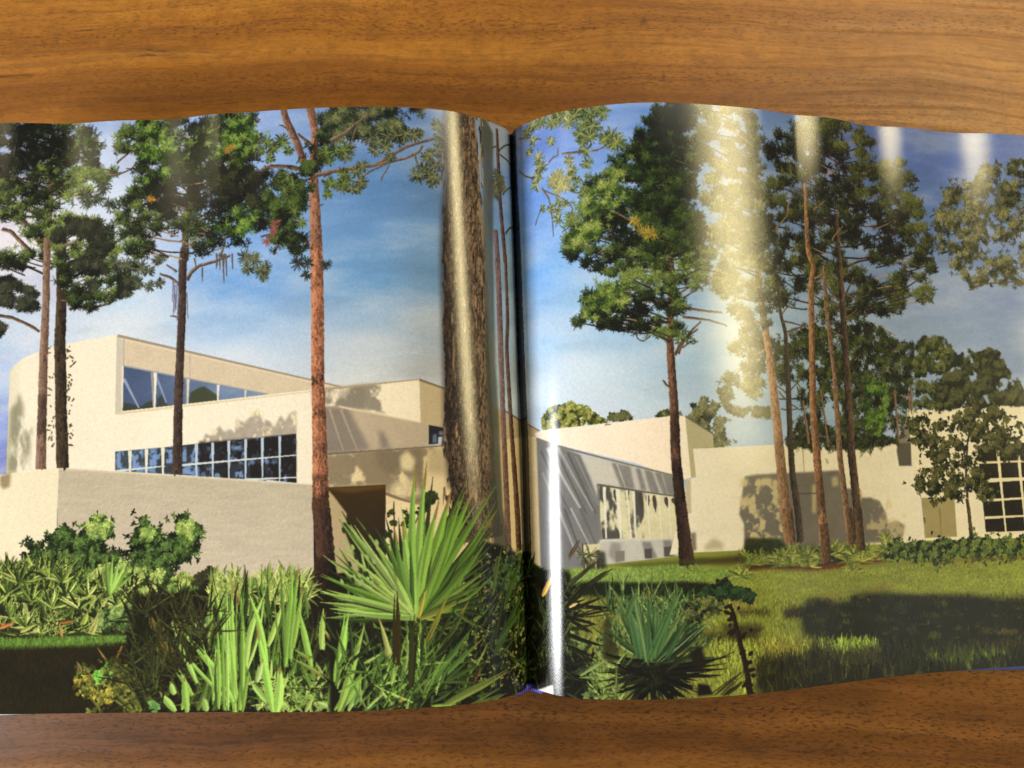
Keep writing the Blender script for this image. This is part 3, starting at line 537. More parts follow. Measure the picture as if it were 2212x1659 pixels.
# ---- right-hand pines
def pine_bits(l, limbs, i, lit=(140,112,88), dark=(48,38,30)):
    for k, q in enumerate(limbs): limb(l, q[0], q[1], q[2], lit, dark, i, seed=k + 3)
RP = nid('printed_pine_tree', 'tall dark pine rising behind the right walls')
cr = ML('C', [(880,700),(1000,760),(1210,790),(1240,900),(1205,1000),(1240,1045),(1330,1012),(1400,1020),(1445,1060),(1472,1160),(1445,1250),(1530,1290),(1562,1400),(1580,1480),(1625,1560),(1600,1610),(1540,1650)], 'F', [(1600,40),(1650,40),(1665,120),(1560,190),(1620,240),(1600,300),(1480,250),(1450,330),(1480,340),(1430,395),(1330,445),(1290,370),(1200,340),(1150,390),(1090,460),(1000,440),(930,380),(880,250),(760,330),(640,330),(590,100)], 'C', [(560,1500),(540,1200),(560,900),(640,880),(640,720)])
hol = [M('C', q) for q in [[(520,720),(640,720),(650,850),(590,900),(540,840)], [(990,880),(1040,780),(1060,860),(1010,950)], [(1150,1460),(1230,1420),(1260,1500),(1180,1520)], [(700,1490),(760,1560),(780,1640),(720,1600)], [(860,1490),(890,1480),(880,1540)], [(1290,1480),(1370,1470),(1330,1520)], [(920,1430),(960,1450),(940,1480)], [(1090,1200),(1130,1190),(1120,1230)], [(1100,1600),(1230,1560),(1250,1640),(1120,1650)], [(560,1140),(600,1150),(580,1190)]]] + [M('F', q) for q in [[(640,120),(720,160),(740,240),(650,240)], [(1130,60),(1270,20),(1350,130),(1290,200),(1180,160)], [(700,300),(800,250),(820,330),(720,380)], [(1100,200),(1180,240),(1150,300),(1090,290)], [(890,190),(930,220),(920,330),(880,300)], [(1400,60),(1500,60),(1480,120),(1380,140)]]]
crown([cr], ML('F', [(1000,-800),(1010,-250),(1040,150),(1058,400)]), 190, 36, 26, [(18,17,9),(30,31,14),(44,48,21),(64,70,32),(92,96,48)], RP, hol, size=10, seed=31, mass=.6)
tr2 = lambda q, lit, dark, i, side, **k: trunk('F', q, lit, dark, i, side, seed=q[0][0] % 11, **k)
tr2([(1010,-250,30),(1040,150,44),(1058,400,48),(1076,700,54),(1096,1000,58),(1108,1250,62),(1150,1659,66),(1160,1890,70)], (104,82,60), (34,28,20), RP, 1)
pine_bits('F', [([(1045,300),(985,260),(940,190)], 14, 5), ([(1050,310),(1090,220),(1130,150)], 16, 6), ([(1060,420),(1110,390),(1160,350)], 14, 5), ([(1070,540),(1010,500),(970,480)], 14, 5), ([(1040,120),(1090,130),(1120,120)], 10, 4), ([(1050,250),(1150,290),(1230,260)], 10, 4), ([(960,310),(1010,320),(1045,330)], 9, 5)], RP)
for l, q in [('C', [(700,1340),(720,1270),(740,1240)]), ('C', [(980,1530),(1020,1480),(1060,1440)]), ('C', [(860,1340),(920,1300),(945,1280)]), ('C', [(620,1460),(690,1390),(720,1330)])]: limb(l, q, 10, 4, (150,124,92), (110,90,66), RP)
R2 = nid('printed_pine_tree', 'slim dark trunk between two pinkish trunks')
tr2([(640,150,16),(655,380,20),(690,500,26),(705,800,38),(720,1200,42),(733,1400,46),(770,1659,52),(785,1840,54)], (80,66,48), (38,32,22), R2, 1)
pine_bits('F', [([(660,430),(720,440),(790,460),(830,440)], 10, 4), ([(690,500),(760,480),(830,450)], 11, 4), ([(655,400),(700,340),(740,300)], 8, 3), ([(705,900),(660,860),(620,840)], 8, 3)], R2)
R3 = nid('printed_pine_tree', 'straight orange-brown pine trunk in the middle of the group')
tr2([(815,-450,24),(826,-130,30),(835,0,40),(872,75,36),(850,200,42),(855,400,44),(860,700,48),(866,1000,54),(890,1300,60),(922,1659,64),(945,1990,70)], (186,140,98), (96,66,42), R3, -1, bands=((1400,1700,.72),))
pine_bits('F', [([(875,160),(905,145),(922,130)], 10, 5)], R3, (196,150,100), (140,100,60))
R4 = nid('printed_pine_tree', 'thin leaning pinkish trunk right of the orange-brown trunk')
tr2([(935,80,22),(942,250,28),(962,450,30),(1000,750,34),(1016,1000,38),(1037,1300,44),(1080,1659,50),(1105,1840,52)], (158,126,94), (88,66,48), R4, -1)
R1 = nid('printed_pine_tree', 'pale pinkish leaning trunk at the left of the group')
tr2([(490,-200,34),(505,0,38),(525,250,42),(580,600,50),(610,850,58),(632,1050,62),(655,1300,70),(690,1659,78),(720,1850,80)], (196,154,112), (132,96,66), R1, -1, bands=((1150,1900,.86),))
crown([ML('C', [(60,652),(500,690),(540,900),(520,1300),(600,1659)], 'F', [(600,400),(540,900),(420,960),(330,800),(380,520),(300,300),(200,100)], 'C', [(180,1400),(140,1000)])], ML('F', [(470,-900),(490,-200),(505,0),(525,250),(580,600)]), 95, 32, 24, [(44,46,26),(74,78,44),(104,106,62),(140,138,86)], R1, size=10, seed=41)
leafage([M('F', [(255,870),(330,840),(360,900),(310,950),(360,980),(430,990),(500,980),(590,990),(590,1040),(450,1040),(330,1010),(270,930)])], 500, [(70,72,44),(104,104,64)], R1, size=7, w=.7, clump=.7, cs=16, seed=42)
tr2([(560,500,44),(580,600,50),(610,850,58),(632,1050,62),(655,1300,70),(690,1659,78),(720,1850,80)], (196,154,112), (132,96,66), R1, -1, bands=((1150,1900,.86),))

P8 = nid('printed_pine_tree', 'full pine with a layered crown right of the gutter')
cr = ML('E', [(2212,560),(2140,600),(2060,540),(1990,520),(1930,480),(1860,480),(1790,500),(1720,490),(1690,550),(1660,500),(1590,520),(1510,470),(1530,420),(1550,370),(1570,280),(1640,240),(1690,180),(1650,90),(1560,50),(1410,20)], 'B', [(1420,1590),(1500,1420),(1580,1360),(1545,1290),(1600,1175),(1700,1100),(1800,1000),(1880,965),(1900,820),(1990,750),(2040,710),(2085,650),(2212,650)], 'C', [(60,652),(80,800),(40,880),(130,1000),(110,1100),(60,1200),(150,1400),(200,1560),(240,1659)], 'F', [(240,60),(150,180),(60,250),(20,420)])
hol = [M('C', q) for q in [[(-40,870),(60,850),(120,960),(60,1000)], [(60,1440),(120,1500),(90,1580),(20,1500)], [(-60,1290),(20,1330),(-20,1380)]]] + [M('B', q) for q in [[(1640,1520),(1700,1480),(1720,1560),(1650,1590)], [(1850,1560),(1930,1540),(1920,1620),(1840,1620)], [(2060,1400),(2110,1390),(2100,1450)], [(1720,1300),(1770,1290),(1760,1340)]]] + [M('E', q) for q in [[(1760,200),(1830,220),(1800,270)], [(2010,350),(2070,370),(2040,450)], [(1870,260),(1920,250),(1910,310)], [(1640,330),(1700,340),(1680,400)], [(1880,100),(1930,90),(1920,140)], [(1990,60),(2060,80),(2030,130)], [(2130,40),(2180,60),(2160,120)]]]
trunk('E', [(2100,-320,26),(2120,0,34),(2118,300,44),(2112,560,46),(2120,700,50),(2135,900,54),(2140,1000,56),(2150,1300,64),(2185,1659,72)], (142,102,80), (62,42,32), P8, -1, bands=((1000,1300,.62), (1300,1700,.42)), seed=4)
trunk('I', [(18,-40,74),(30,60,76),(45,200,84),(62,365,104)], (74,50,36), (34,24,18), P8, 1, seed=8)
pine_bits('E', [([(2140,650),(2180,570),(2230,520),(2300,480)], 16, 7), ([(2120,858),(2090,840),(2068,808)], 14, 7), ([(2110,570),(2060,530),(2000,500),(1950,480)], 20, 6), ([(2000,520),(1940,560),(1900,545),(1890,500)], 7, 4), ([(2110,380),(2050,320),(1950,260),(1850,200)], 18, 6), ([(2110,200),(2030,120),(1900,40)], 18, 6), ([(1690,135),(1620,90),(1580,40)], 9, 5), ([(2110,440),(1980,440),(1850,460),(1700,420),(1600,440)], 16, 4), ([(2130,330),(2200,280),(2300,220)], 14, 5)], P8)
pine_bits('F', [([(0,350),(100,355),(200,370),(300,378)], 17, 8), ([(20,405),(100,412),(200,425),(330,465)], 14, 6), ([(0,640),(60,520),(120,460),(160,430)], 14, 6), ([(30,600),(75,570)], 8, 4), ([(0,260),(80,210),(200,150)], 10, 4), ([(40,80),(150,95),(290,130)], 10, 4)], P8, (150,112,84))
GRN = [(14,17,10),(25,34,14),(46,58,28),(76,94,42),(112,126,60)]
crown([cr], ML('E', [(2085,-700),(2100,-320),(2120,0),(2118,300),(2112,560)]), 170, 30, 23, GRN, P8, hol, size=10, seed=51, bias=-.04)
crown([M('B', [(1990,760),(2085,650),(2212,650),(2212,1659),(2000,1659),(1900,1300),(1890,960)]), ML('C', [(0,652),(60,660),(40,880),(120,1000),(60,1200),(150,1500),(0,1659)])], ML('E', [(2085,-700),(2100,-320),(2120,0)]), 62, 44, 24, [(14,17,9),(24,32,15),(40,56,23),(68,86,36)], P8, size=10, seed=53, bias=-.1, gap=.8, show=.15)
leafage([M('B', q) for q in [[(1550,1300),(1610,1180),(1720,1130),(1900,1260),(1860,1330),(1640,1360)], [(1440,1560),(1520,1420),(1700,1400),(1680,1500),(1520,1600)], [(1680,1110),(1810,1000),(1880,1000),(1870,1120),(1750,1180)]]] + [M('E', [(1560,300),(1700,190),(1850,240),(1800,350),(1560,420)])], 800, [(40,58,24),(76,98,40),(110,130,56),(140,150,76)], P8, size=9, w=.7, clump=.8, cs=20, seed=55, gaps=.9)
tufts('B', [(1900,1420),(1940,1470),(1975,1490),(2000,1485),(1880,1400)], [40,46,56,50,34], [(150,128,44),(186,150,50),(120,110,46)], P8, 22)

# ---- the branch hanging in from the top of the right page
BR = nid('printed_pine_branch', 'pine branch hanging at the top beside the gutter')
pine_bits('B', [([(1140,890),(1230,880),(1300,890)], 14, 8), ([(1410,985),(1520,970),(1640,960),(1760,900)], 14, 6), ([(1520,970),(1570,910),(1620,860)], 10, 5), ([(1330,1040),(1370,1000),(1410,985),(1390,940)], 9, 5), ([(1145,1090),(1190,1125),(1250,1140)], 12, 6), ([(1290,1200),(1340,1260),(1360,1380),(1370,1510)], 10, 4), ([(1300,1215),(1400,1250),(1470,1290),(1500,1350)], 8, 4), ([(1250,1440),(1280,1360),(1300,1300)], 6, 3), ([(1440,1200),(1510,1230),(1570,1215)], 8, 3)], BR, (150,130,110), (70,58,48))
PAL = [(34,44,26),(60,76,40),(96,108,58),(136,140,84)]; PL = [(104,108,62),(140,138,86),(172,166,112)]
tufts('B', [(1540,700),(1600,720),(1650,680),(1560,780),(1620,800),(1540,850),(1600,870),(1500,740),(1690,720)], [70,70,60,80,70,60,60,60,50], PAL, BR, 46)
tufts('B', [(1740,880),(1770,910),(1700,880)], [78,70,50], PAL, BR, 60); tufts('B', [(1575,960),(1580,1040),(1555,905)], [50,46,40], PAL, BR, 30)
tufts('B', [(1400,740),(1440,700),(1360,780),(1460,780),(1380,700),(1240,800),(1290,770),(1200,850)], [70,70,60,50,60,60,60,50], PL + PAL, BR, 50)
tufts('B', [(1270,1010),(1290,1060),(1270,1120),(1260,1180),(1350,900),(1240,900),(1215,970),(1470,1020),(1490,1080),(1480,1130)], [60,60,60,60,40,40,40,40,44,40], PAL + PL, BR, 32)
tufts('B', [(1390,1120),(1370,1160),(1420,1160),(1400,1200),(1450,1190)], [56,60,56,50,40], PL, BR, 50)
tufts('B', [(1400,1290),(1390,1350),(1400,1400),(1350,1330),(1440,1300),(1480,1370),(1300,1330)], [46,44,46,36,36,30,30], PL + PAL, BR, 24)
tufts('B', [(1500,1200),(1560,1220),(1520,1150)], 34, PAL, BR, 20)

# ---- left-hand pines
NG = [(13,15,10),(24,31,15),(42,53,25),(72,90,39),(108,122,58)]
T1 = nid('printed_pine_tree', 'reddish grey trunk at the far left'); T2 = nid('printed_pine_tree', 'dark vine-hung trunk beside the far left trunk')
cr = ML('A', [(-200,800),(0,800),(560,790),(600,900),(700,1080),(760,1140),(680,1180),(560,1200),(480,1290),(380,1300),(330,1400),(480,1380),(560,1390),(640,1430),(700,1440),(720,1560),(740,1600),(640,1640)], 'D', [(700,60),(860,80),(880,180),(820,260),(740,300),(640,340),(520,350),(430,300),(420,200),(380,100),(280,60),(150,30),(120,80),(60,120),(-100,100)], 'A', [(0,1580),(-100,1560),(-100,1300)])
hol = [M('A', q) for q in [[(-150,1400),(100,1420),(150,1300),(250,1380),(220,1480),(150,1500),(250,1560),(100,1620),(-150,1560)], [(350,1480),(420,1420),(480,1470),(420,1560),(350,1550)], [(480,1480),(560,1500),(540,1580),(470,1560)], [(60,1230),(150,1240),(120,1300),(40,1290)], [(620,920),(740,930),(720,1010),(640,1000)], [(420,1320),(500,1330),(460,1380)]]] + [M('D', q) for q in [[(430,120),(560,130),(560,230),(460,240)], [(600,180),(700,170),(700,260),(600,280)], [(160,30),(260,60),(200,90)]]]
pine_bits('D', [([(-20,395),(80,410),(170,450),(260,500)], 20, 16), ([(430,360),(480,340),(600,345),(690,320),(740,300)], 22, 8), ([(440,290),(500,310),(520,345)], 16, 8), ([(400,120),(500,105),(650,130),(780,180)], 16, 6), ([(280,130),(240,110),(200,95)], 10, 6)], T2)
pine_bits('A', [([(0,1460),(70,1475),(150,1560),(230,1640)], 22, 26), ([(80,1380),(170,1420),(260,1560)], 16, 20), ([(60,1290),(180,1310),(290,1350)], 10, 14), ([(320,1160),(420,1170),(500,1190)], 18, 7), ([(310,1180),(280,1120),(265,1100)], 10, 5), ([(480,1130),(600,1100),(690,1080)], 8, 6), ([(350,1100),(400,1020),(440,960),(430,880)], 12, 6)], T1, (150,122,98))
trunk('D', [(385,-100,56),(388,60,62),(392,260,66),(388,400,68),(380,560,72),(386,800,72),(388,1000,74),(394,1180,76),(398,1368,78)], (82,66,48), (30,24,18), T2, -1, seed=3)
trunk('A', [(330,800,18),(318,1000,26),(312,1160,30),(315,1350,32),(300,1500,38),(292,1659,42)], (150,118,96), (86,62,48), T1, -1, seed=6)
crown([cr], ML('A', [(318,800),(315,1150),(312,1400)], 'D', [(385,60),(392,300)]), 120, 32, 26, NG, T1, hol, size=11, seed=61, bias=-.05)
leafage([M('A', [(300,1400),(480,1390),(640,1430),(720,1560),(700,1600),(620,1659),(400,1659),(330,1560)])], 700, [(22,22,18),(34,36,26),(50,54,36)], T2, size=10, w=.7, clump=.8, cs=26, seed=62)
leafage([M('D', q) for q in [[(-60,180),(60,140),(100,190),(200,180),(260,210),(230,280),(120,250),(0,260)], [(-60,300),(60,270),(200,290),(250,350),(200,370),(40,330)], [(760,180),(840,150),(900,200),(820,260),(760,280)], [(440,60),(560,30),(720,50),(690,120),(520,110)], [(-30,440),(40,460),(20,530),(-40,540)], [(560,150),(620,160),(600,230),(550,220)]]], 1700, [(24,24,20),(40,44,32),(64,66,48)], T2, size=9, w=.7, clump=.6, cs=22, seed=63)
tufts('D', [(800,80),(900,90),(950,110),(960,210),(1020,190),(740,60),(880,190),(1000,40),(1030,30)], [60,60,46,44,40,60,50,44,40], [(30,32,26),(56,62,46),(90,94,70)], T2, 34)
tufts('A', [(560,1290),(620,1260),(700,1310),(660,1200),(540,1250)], 60, [(30,34,28),(60,66,46)], T1, 30)
trunk('D', [(298,-100,42),(296,100,44),(292,300,46),(285,460,50),(276,700,54),(268,1000,58),(262,1200,62),(258,1375,66)], (160,128,108), (92,68,54), T1, -1, bark=.22, bands=((880,1180,.66),), seed=9)
pv = M('D', np.c_[np.random.default_rng(5).uniform(420, 468, 44), np.random.default_rng(6).uniform(590, 1240, 44)]); strokes(pv, pv + np.random.default_rng(7).normal(0, 5, pv.shape), 3, (74,64,40), T2, kind='leaf')
pv = M('D', np.c_[np.random.default_rng(8).uniform(316, 346, 26), np.random.default_rng(9).uniform(590, 1240, 26)]); strokes(pv, pv + np.random.default_rng(7).normal(0, 5, pv.shape), 2.4, (90,80,54), T2, kind='leaf')

T3 = nid('printed_pine_tree', 'dark trunk crossing the upper windows')
pine_bits('D', [([(1185,172),(1225,110),(1270,78),(1370,50),(1480,10)], 26, 10), ([(1135,185),(1080,150),(1005,128)], 18, 9), ([(1135,118),(1090,92),(1050,70)], 14, 7), ([(1132,408),(1105,398),(1085,400)], 9, 4)], T3, (150,124,108))
pine_bits('A', [([(740,1045),(810,990),(870,930)], 14, 8), ([(670,1110),(760,1115),(840,1080),(880,1030)], 12, 6), ([(1240,1080),(1330,1080),(1410,1030),(1500,990),(1570,990)], 24, 12), ([(1050,1440),(1100,1430),(1180,1460)], 12, 8), ([(1250,1340),(1320,1250),(1400,1180)], 12, 6), ([(1420,1480),(1440,1540),(1400,1640)], 12, 14), ([(1030,1300),(1100,1340),(1160,1420)], 9, 6)], T3, (158,136,116))
trunk('A', [(1230,1000,22),(1210,1150,30),(1190,1300,36),(1180,1450,42),(1180,1659,48)], (110,92,70), (46,38,30), T3, -1, seed=3)
trunk('D', [(1178,-40,52),(1165,40,54),(1162,180,52),(1160,400,52),(1150,600,52),(1142,800,54),(1138,900,56),(1134,1100,58),(1130,1408,62)], (88,68,58), (40,32,30), T3, -1, seed=12)
cr = ML('A', [(860,775),(1000,775),(1200,760),(1400,740),(1600,730),(1610,790),(1650,860),(1660,940),(1620,1010),(1600,1080),(1690,1120),(1710,1200),(1690,1280),(1700,1350),(1660,1420),(1720,1480),(1620,1540),(1560,1560),(1420,1600),(1340,1540),(1300,1620),(1180,1560),(1060,1500),(980,1540),(940,1600),(880,1640),(800,1580),(760,1480),(760,1250),(840,1180),(880,1060),(820,1020),(740,880),(820,850)])
hol = [M('A', q) for q in [[(640,1200),(760,1150),(830,1170),(760,1260),(680,1260)], [(1250,1120),(1320,1130),(1330,1240),(1260,1250)], [(1000,1450),(1080,1400),(1140,1480),(1120,1620),(960,1580)], [(900,1440),(960,1430),(960,1500),(900,1500)], [(1210,1380),(1250,1360),(1240,1420)], [(1560,1300),(1600,1290),(1590,1330)], [(1340,1180),(1400,1190),(1380,1230)], [(1060,790),(1110,780),(1160,840),(1100,860)]]]
crown([cr], ML('A', [(1235,900),(1205,1150),(1185,1350),(1180,1659)]), 120, 32, 25, NG, T3, hol, size=11, seed=71, bias=-.05)
leafage([M('A', q) for q in [[(850,790),(980,780),(1120,900),(1150,1060),(1040,1180),(920,1150),(880,1000),(960,900)], [(1330,860),(1560,760),(1650,860),(1640,980),(1450,990),(1340,960)], [(1420,1350),(1560,1300),(1690,1340),(1650,1440),(1500,1480),(1300,1480)]]],  900, [(22,34,14),(44,70,24),(84,116,42),(132,152,70)], T3, size=10, w=.7, clump=.7, cs=28, seed=73, gaps=.8)
leafage([M('A', [(1400,1080),(1620,1080),(1710,1180),(1690,1290),(1500,1300),(1340,1180)])], 620, [(18,18,14),(30,32,20),(50,52,30)], T3, size=10, w=.7, clump=.5, cs=26, seed=74, gaps=.8)
tufts('D', [(1580,90),(1660,110),(1690,90),(1620,40),(1560,20),(1680,150)], [56,56,50,60,56,40], [(30,34,26),(64,70,46),(100,104,70)], T3, 34)
pm = ML('D', [(1380,0),(1400,0),(1420,10),(1430,0),(1480,0),(1290,90),(1240,30),(1385,10),(1440,5)]); strokes(pm, pm + np.array([[2, 26], [1, 36], [3, 60], [-2, 42], [1, 34], [0, 30], [4, 22], [-2, 30], [2, 48]]), 3.5, (88,78,70), T3, kind='line')
pm = M('D', [(1130,180),(1115,200),(1105,170),(1140,250),(1120,260),(1190,250)]); strokes(pm, pm + np.array([[-3, 60], [-4, 70], [-2, 46], [-4, 60], [-2, 40], [3, 56]]), 2.5, (108,104,128), T3, kind='line')
tufts('A', [(965,1270)], 34, [(190,130,40),(150,100,40)], T3, 20); tufts('A', [(1450,960),(1480,940)], 30, [(170,120,40),(140,110,50)], T3, 18)

T4 = nid('printed_pine_tree', 'orange-barked pine in front of the wall corner')
pine_bits('A', [([(1945,1085),(1830,1062),(1720,1060),(1650,1090)], 30, 18), ([(1965,1300),(1880,1280),(1750,1270),(1660,1250)], 22, 10), ([(1985,920),(1930,880),(1890,850)], 24, 12), ([(2030,920),(2100,900),(2180,860),(2300,780)], 24, 12), ([(2050,1125),(2130,1090),(2260,1070)], 22, 12), ([(2040,1150),(2120,1190),(2240,1225)], 20, 10), ([(1975,1560),(1900,1490),(1830,1470),(1740,1490),(1650,1510)], 20, 8), ([(1740,1620),(1770,1560),(1830,1500)], 18, 10), ([(2040,1310),(2060,1300)], 9, 4), ([(1690,980),(1760,910),(1830,850)], 14, 8), ([(1840,830),(1800,800),(1780,800)], 10, 6)], T4, (140,112,92), (52,40,34))
trunk('A', [(1800,640,38),(1815,740,42),(1850,820,44),(1890,900,44),(1930,1010,42),(1955,1090,44)], (150,110,86), (70,50,40), T4, -1, seed=2)
trunk('A', [(1965,640,46),(1985,720,48),(2010,830,46),(2005,960,50),(1995,1080,54),(2002,1200,60),(2008,1320,66),(2012,1450,72),(2015,1560,78),(2018,1659,80)], (178,124,96), (92,62,48), T4, -1, seed=13)
trunk('D', [(2016,-60,76),(2020,100,78),(2024,300,80),(2026,500,80),(2026,760,80),(2030,900,82),(2034,1100,88),(2040,1300,94),(2045,1659,108)], (206,136,98), (112,68,48), T4, -1, bark=.42, bands=((765,835,.4), (835,880,.8), (960,1040,.62), (1200,1300,.7), (1400,1500,.6), (1500,1720,.45)), seed=5)
trunk('G', [(2050,0,110),(2062,160,116),(2074,300,124),(2070,400,130),(2045,480,150),(2030,540,175)], (92,62,46), (38,26,20), T4, -1, bands=((300,560,.6),), seed=15)
DK = [(20,22,20),(34,40,30),(58,66,46),(96,100,66)]
leafage([M('A', q) for q in [[(1640,1150),(1760,1180),(1780,1120),(1900,1100),(1950,1180),(1930,1260),(1960,1330),(1850,1380),(1700,1330)], [(1690,1380),(1760,1360),(1860,1440),(1960,1520),(1970,1640),(1850,1560),(1720,1560)], [(2040,780),(2120,690),(2212,690),(2212,860),(2120,900),(2050,930)], [(1960,940),(2060,950),(2060,1060),(2000,1240),(1960,1200)]]], 1700, NG[:4], T4, size=10, w=.7, clump=.85, cs=28, seed=81, gaps=.8, th=.45)
leafage([M('B', [(-80,690),(300,680),(600,690),(690,700),(680,1000),(640,900),(600,860),(520,870),(440,830),(380,920),(300,900),(240,850),(160,820),(60,900),(-80,860)])], 1700, [(22,26,22),(40,48,34),(70,80,50),(108,112,70)], T4, size=11, w=.7, clump=.85, cs=28, seed=83, gaps=.8, th=.44)
pine_bits('B', [([(-160,1120),(0,1085),(130,1065),(240,1050),(330,990),(420,940),(520,905),(620,880)], 26, 14), ([(240,1055),(330,1030),(420,1010),(510,970),(540,930)], 16, 12), ([(-60,900),(40,850),(120,780),(200,720)], 26, 12), ([(480,990),(500,1040),(520,1080)], 12, 6), ([(120,1150),(200,1090),(320,1040)], 10, 5), ([(260,1150),(300,1090),(330,1040)], 6, 3), ([(80,900),(100,840),(130,780)], 9, 5)], T4, (150,124,104), (64,50,44))
tufts('B', [(60,950),(40,1000),(200,880),(260,900),(310,870),(370,860),(430,850),(480,860),(230,960),(110,1090),(150,1060),(40,1150),(20,1190),(140,1160),(120,1200),(540,1080),(500,1120),(580,1110),(600,1150),(620,1050),(560,1010),(590,980),(640,950),(620,1130),(80,1200),(330,1000),(300,940),(650,870),(630,800)], [60,50,60,60,60,60,60,50,50,50,50,56,50,50,44,60,60,60,56,56,50,50,50,50,40,40,50,56,50], DK + [(124,126,84)], T4, 38)
tufts('A', [(2080,970),(2140,960),(2190,960),(2100,1020),(2190,1110),(2110,1170),(2190,1170),(2090,1240),(1800,900),(1740,940),(1700,900),(1840,960),(1660,960),(1880,1350),(1920,1420),(1830,1140),(1870,1180),(1810,1210),(1720,1010)], [56,50,56,44,50,56,50,40,60,56,50,40,40,50,50,56,56,50,40], NG[1:], T4, 34)
tufts('A', [(1750,1450),(1760,1420),(1740,1480),(1700,1540)], 36, [(150,90,80),(120,70,60)], T4, 16)
tufts('D', [(2080,70),(1950,140),(1900,60),(1960,60)], [40,40,56,50], [(24,26,24),(50,54,44)], T4, 26)

# ---- trunks and a dark strip at the gutter
T6 = nid('printed_pine_tree', 'pair of slim purple-brown trunks beside the gutter')
pine_bits('B', [([(1015,960),(1070,920),(1110,890)], 9, 5), ([(1020,980),(1060,1010),(1105,1040)], 10, 7), ([(1040,1240),(1080,1200),(1110,1170)], 8, 5), ([(1060,1490),(1090,1450),(1120,1430)], 12, 6), ([(980,940),(1010,930)], 8, 6)], T6, (90,74,66), (44,36,34))
trunk('B', [(1008,820,22),(1014,960,26),(1020,1100,30),(1030,1300,32),(1048,1500,34),(1062,1659,36)], (116,86,72), (52,38,36), T6, -1, seed=3)
tufts('B', [(1010,1120),(990,1180),(1030,1150),(1000,1230),(1040,1190)], 56, [(50,52,30),(82,80,46),(110,104,64)], T6, 34)
trunk('E', [(1000,-150,40),(1010,0,46),(1022,250,48),(1030,500,50),(1040,800,46),(1046,1000,46),(1060,1300,46),(1075,1659,50),(1085,1900,50)], (150,112,94), (84,60,54), T6, -1, seed=5)
trunk('E', [(1062,0,28),(1070,200,28),(1078,440,32),(1070,600,36),(1082,800,36),(1100,1100,40),(1118,1350,46),(1140,1659,54),(1150,1900,56)], (124,94,78), (60,44,40), T6, -1, seed=6)
T5 = nid('printed_pine_tree', 'massive pine trunk beside the gutter')
big = [('B', 780, 640, 190), ('B', 790, 900, 218), ('B', 800, 1200, 246), ('B', 800, 1400, 282), ('E', 805, -20, 300), ('E', 815, 300, 300), ('E', 812, 480, 318), ('E', 830, 700, 316), ('E', 838, 1050, 336), ('E', 860, 1400, 326), ('H', 880, 20, 330), ('H', 920, 200, 330)]
bz = [tuple(M(l, [(x, y)])[0]) + (w * _K,) for l, x, y, w in big]
trunk('Z', bz, (148,122,96), (38,29,23), T5, .55, bark=.55, grain=(13, 30), rough=.035, seed=21, tube=.9)
# dark shaded right flank of the trunk
put(cover(ML('B', [(905,700),(985,850),(985,1659)], 'E', [(985,0),(1000,700),(1020,1000),(1050,1659)], 'H', [(1050,0),(1090,300),(1000,320),(960,0)], 'E', [(965,1600),(965,1200),(945,900),(935,500),(930,0)], 'B', [(925,1600),(920,1200),(905,900)]), blur=3), (66,68,56), .85, T5, .12, (8, 30))
rb = np.random.default_rng(4); n = 520; bp = np.c_[rb.uniform(955, 1046, n), rb.uniform(250, 1100, n)]; L_ = rb.uniform(8, 30, n)
g = (bp[:, 0] < 950 + 105 * (.86 + .14 * bp[:, 1] / 1100)); bp = bp[g]; L_ = L_[g]
strokes(bp, bp + np.c_[rb.normal(0, 2.5, len(bp)), L_], rb.uniform(1.2, 3.4, len(bp)), np.where((rb.random(len(bp)) < .62)[:, None], C3((60,46,36)), C3((164,134,104))) * rb.uniform(.7, 1.1, (len(bp), 1)), T5, kind='leaf')
put(cover(ML('B', [(668,700),(700,700),(715,1200),(700,1659)], 'E', [(690,0),(720,500),(720,1000),(740,1500),(695,1500),(668,1100),(660,700),(645,0)], 'B', [(645,1659),(652,1350),(668,1100)]), blur=5), (38,28,24), .6)
GSTRIP = nid('printed_pine_tree', 'thin dark strip running down the gutter')
trunk('E', [(1108,-780,60),(1116,-500,60),(1140,0,64),(1165,700,64),(1190,1200,60),(1200,1659,60),(1220,2300,56)], (40,44,50), (22,24,30), GSTRIP, -1, seed=2)  # plain dark strip down the fold, drawn with the trunk brush

# ---- small tree on the right
T10 = nid('printed_small_tree', 'young leafy tree in front of the tall window')
cr = M('F', [(1490,1080),(1560,1050),(1640,1040),(1640,980),(1700,990),(1850,960),(1920,930),(2000,970),(2060,1010),(2100,1050),(2190,1080),(2190,1160),(2100,1220),(2190,1200),(2212,1260),(2120,1290),(1990,1310),(1900,1320),(1900,1400),(2010,1450),(2040,1520),(1950,1570),(1860,1560),(1760,1530),(1640,1620),(1560,1580),(1520,1440),(1510,1340),(1590,1290),(1550,1250),(1480,1180)])
hol = [M('F', q) for q in [[(1640,1120),(1720,1100),(1740,1160),(1660,1200)], [(1780,1130),(1880,1120),(1870,1180),(1790,1180)], [(1690,1240),(1760,1230),(1740,1290)], [(1600,1380),(1660,1360),(1650,1430)], [(1930,1060),(1990,1050),(1980,1110)], [(1560,1180),(1600,1170),(1590,1220)], [(2040,1080),(2120,1090),(2100,1140)]]]
limb('F', [(1850,1560),(1840,1400),(1850,1200),(1880,1050)], 18, 6, (80,68,40), (44,38,22), T10)
leafage([cr], 4600, [(24,26,12),(42,46,20),(64,66,32),(92,90,48)], T10, size=6, w=2., needles=6, clump=.8, gaps=.6, cs=20, seed=91, holes=hol, th=.47, kind='leaf')
trunk('I', [(1845,-60,22),(1858,0,24),(1868,110,26),(1880,215,34)], (96,78,50), (52,42,26), T10, 1, seed=3)

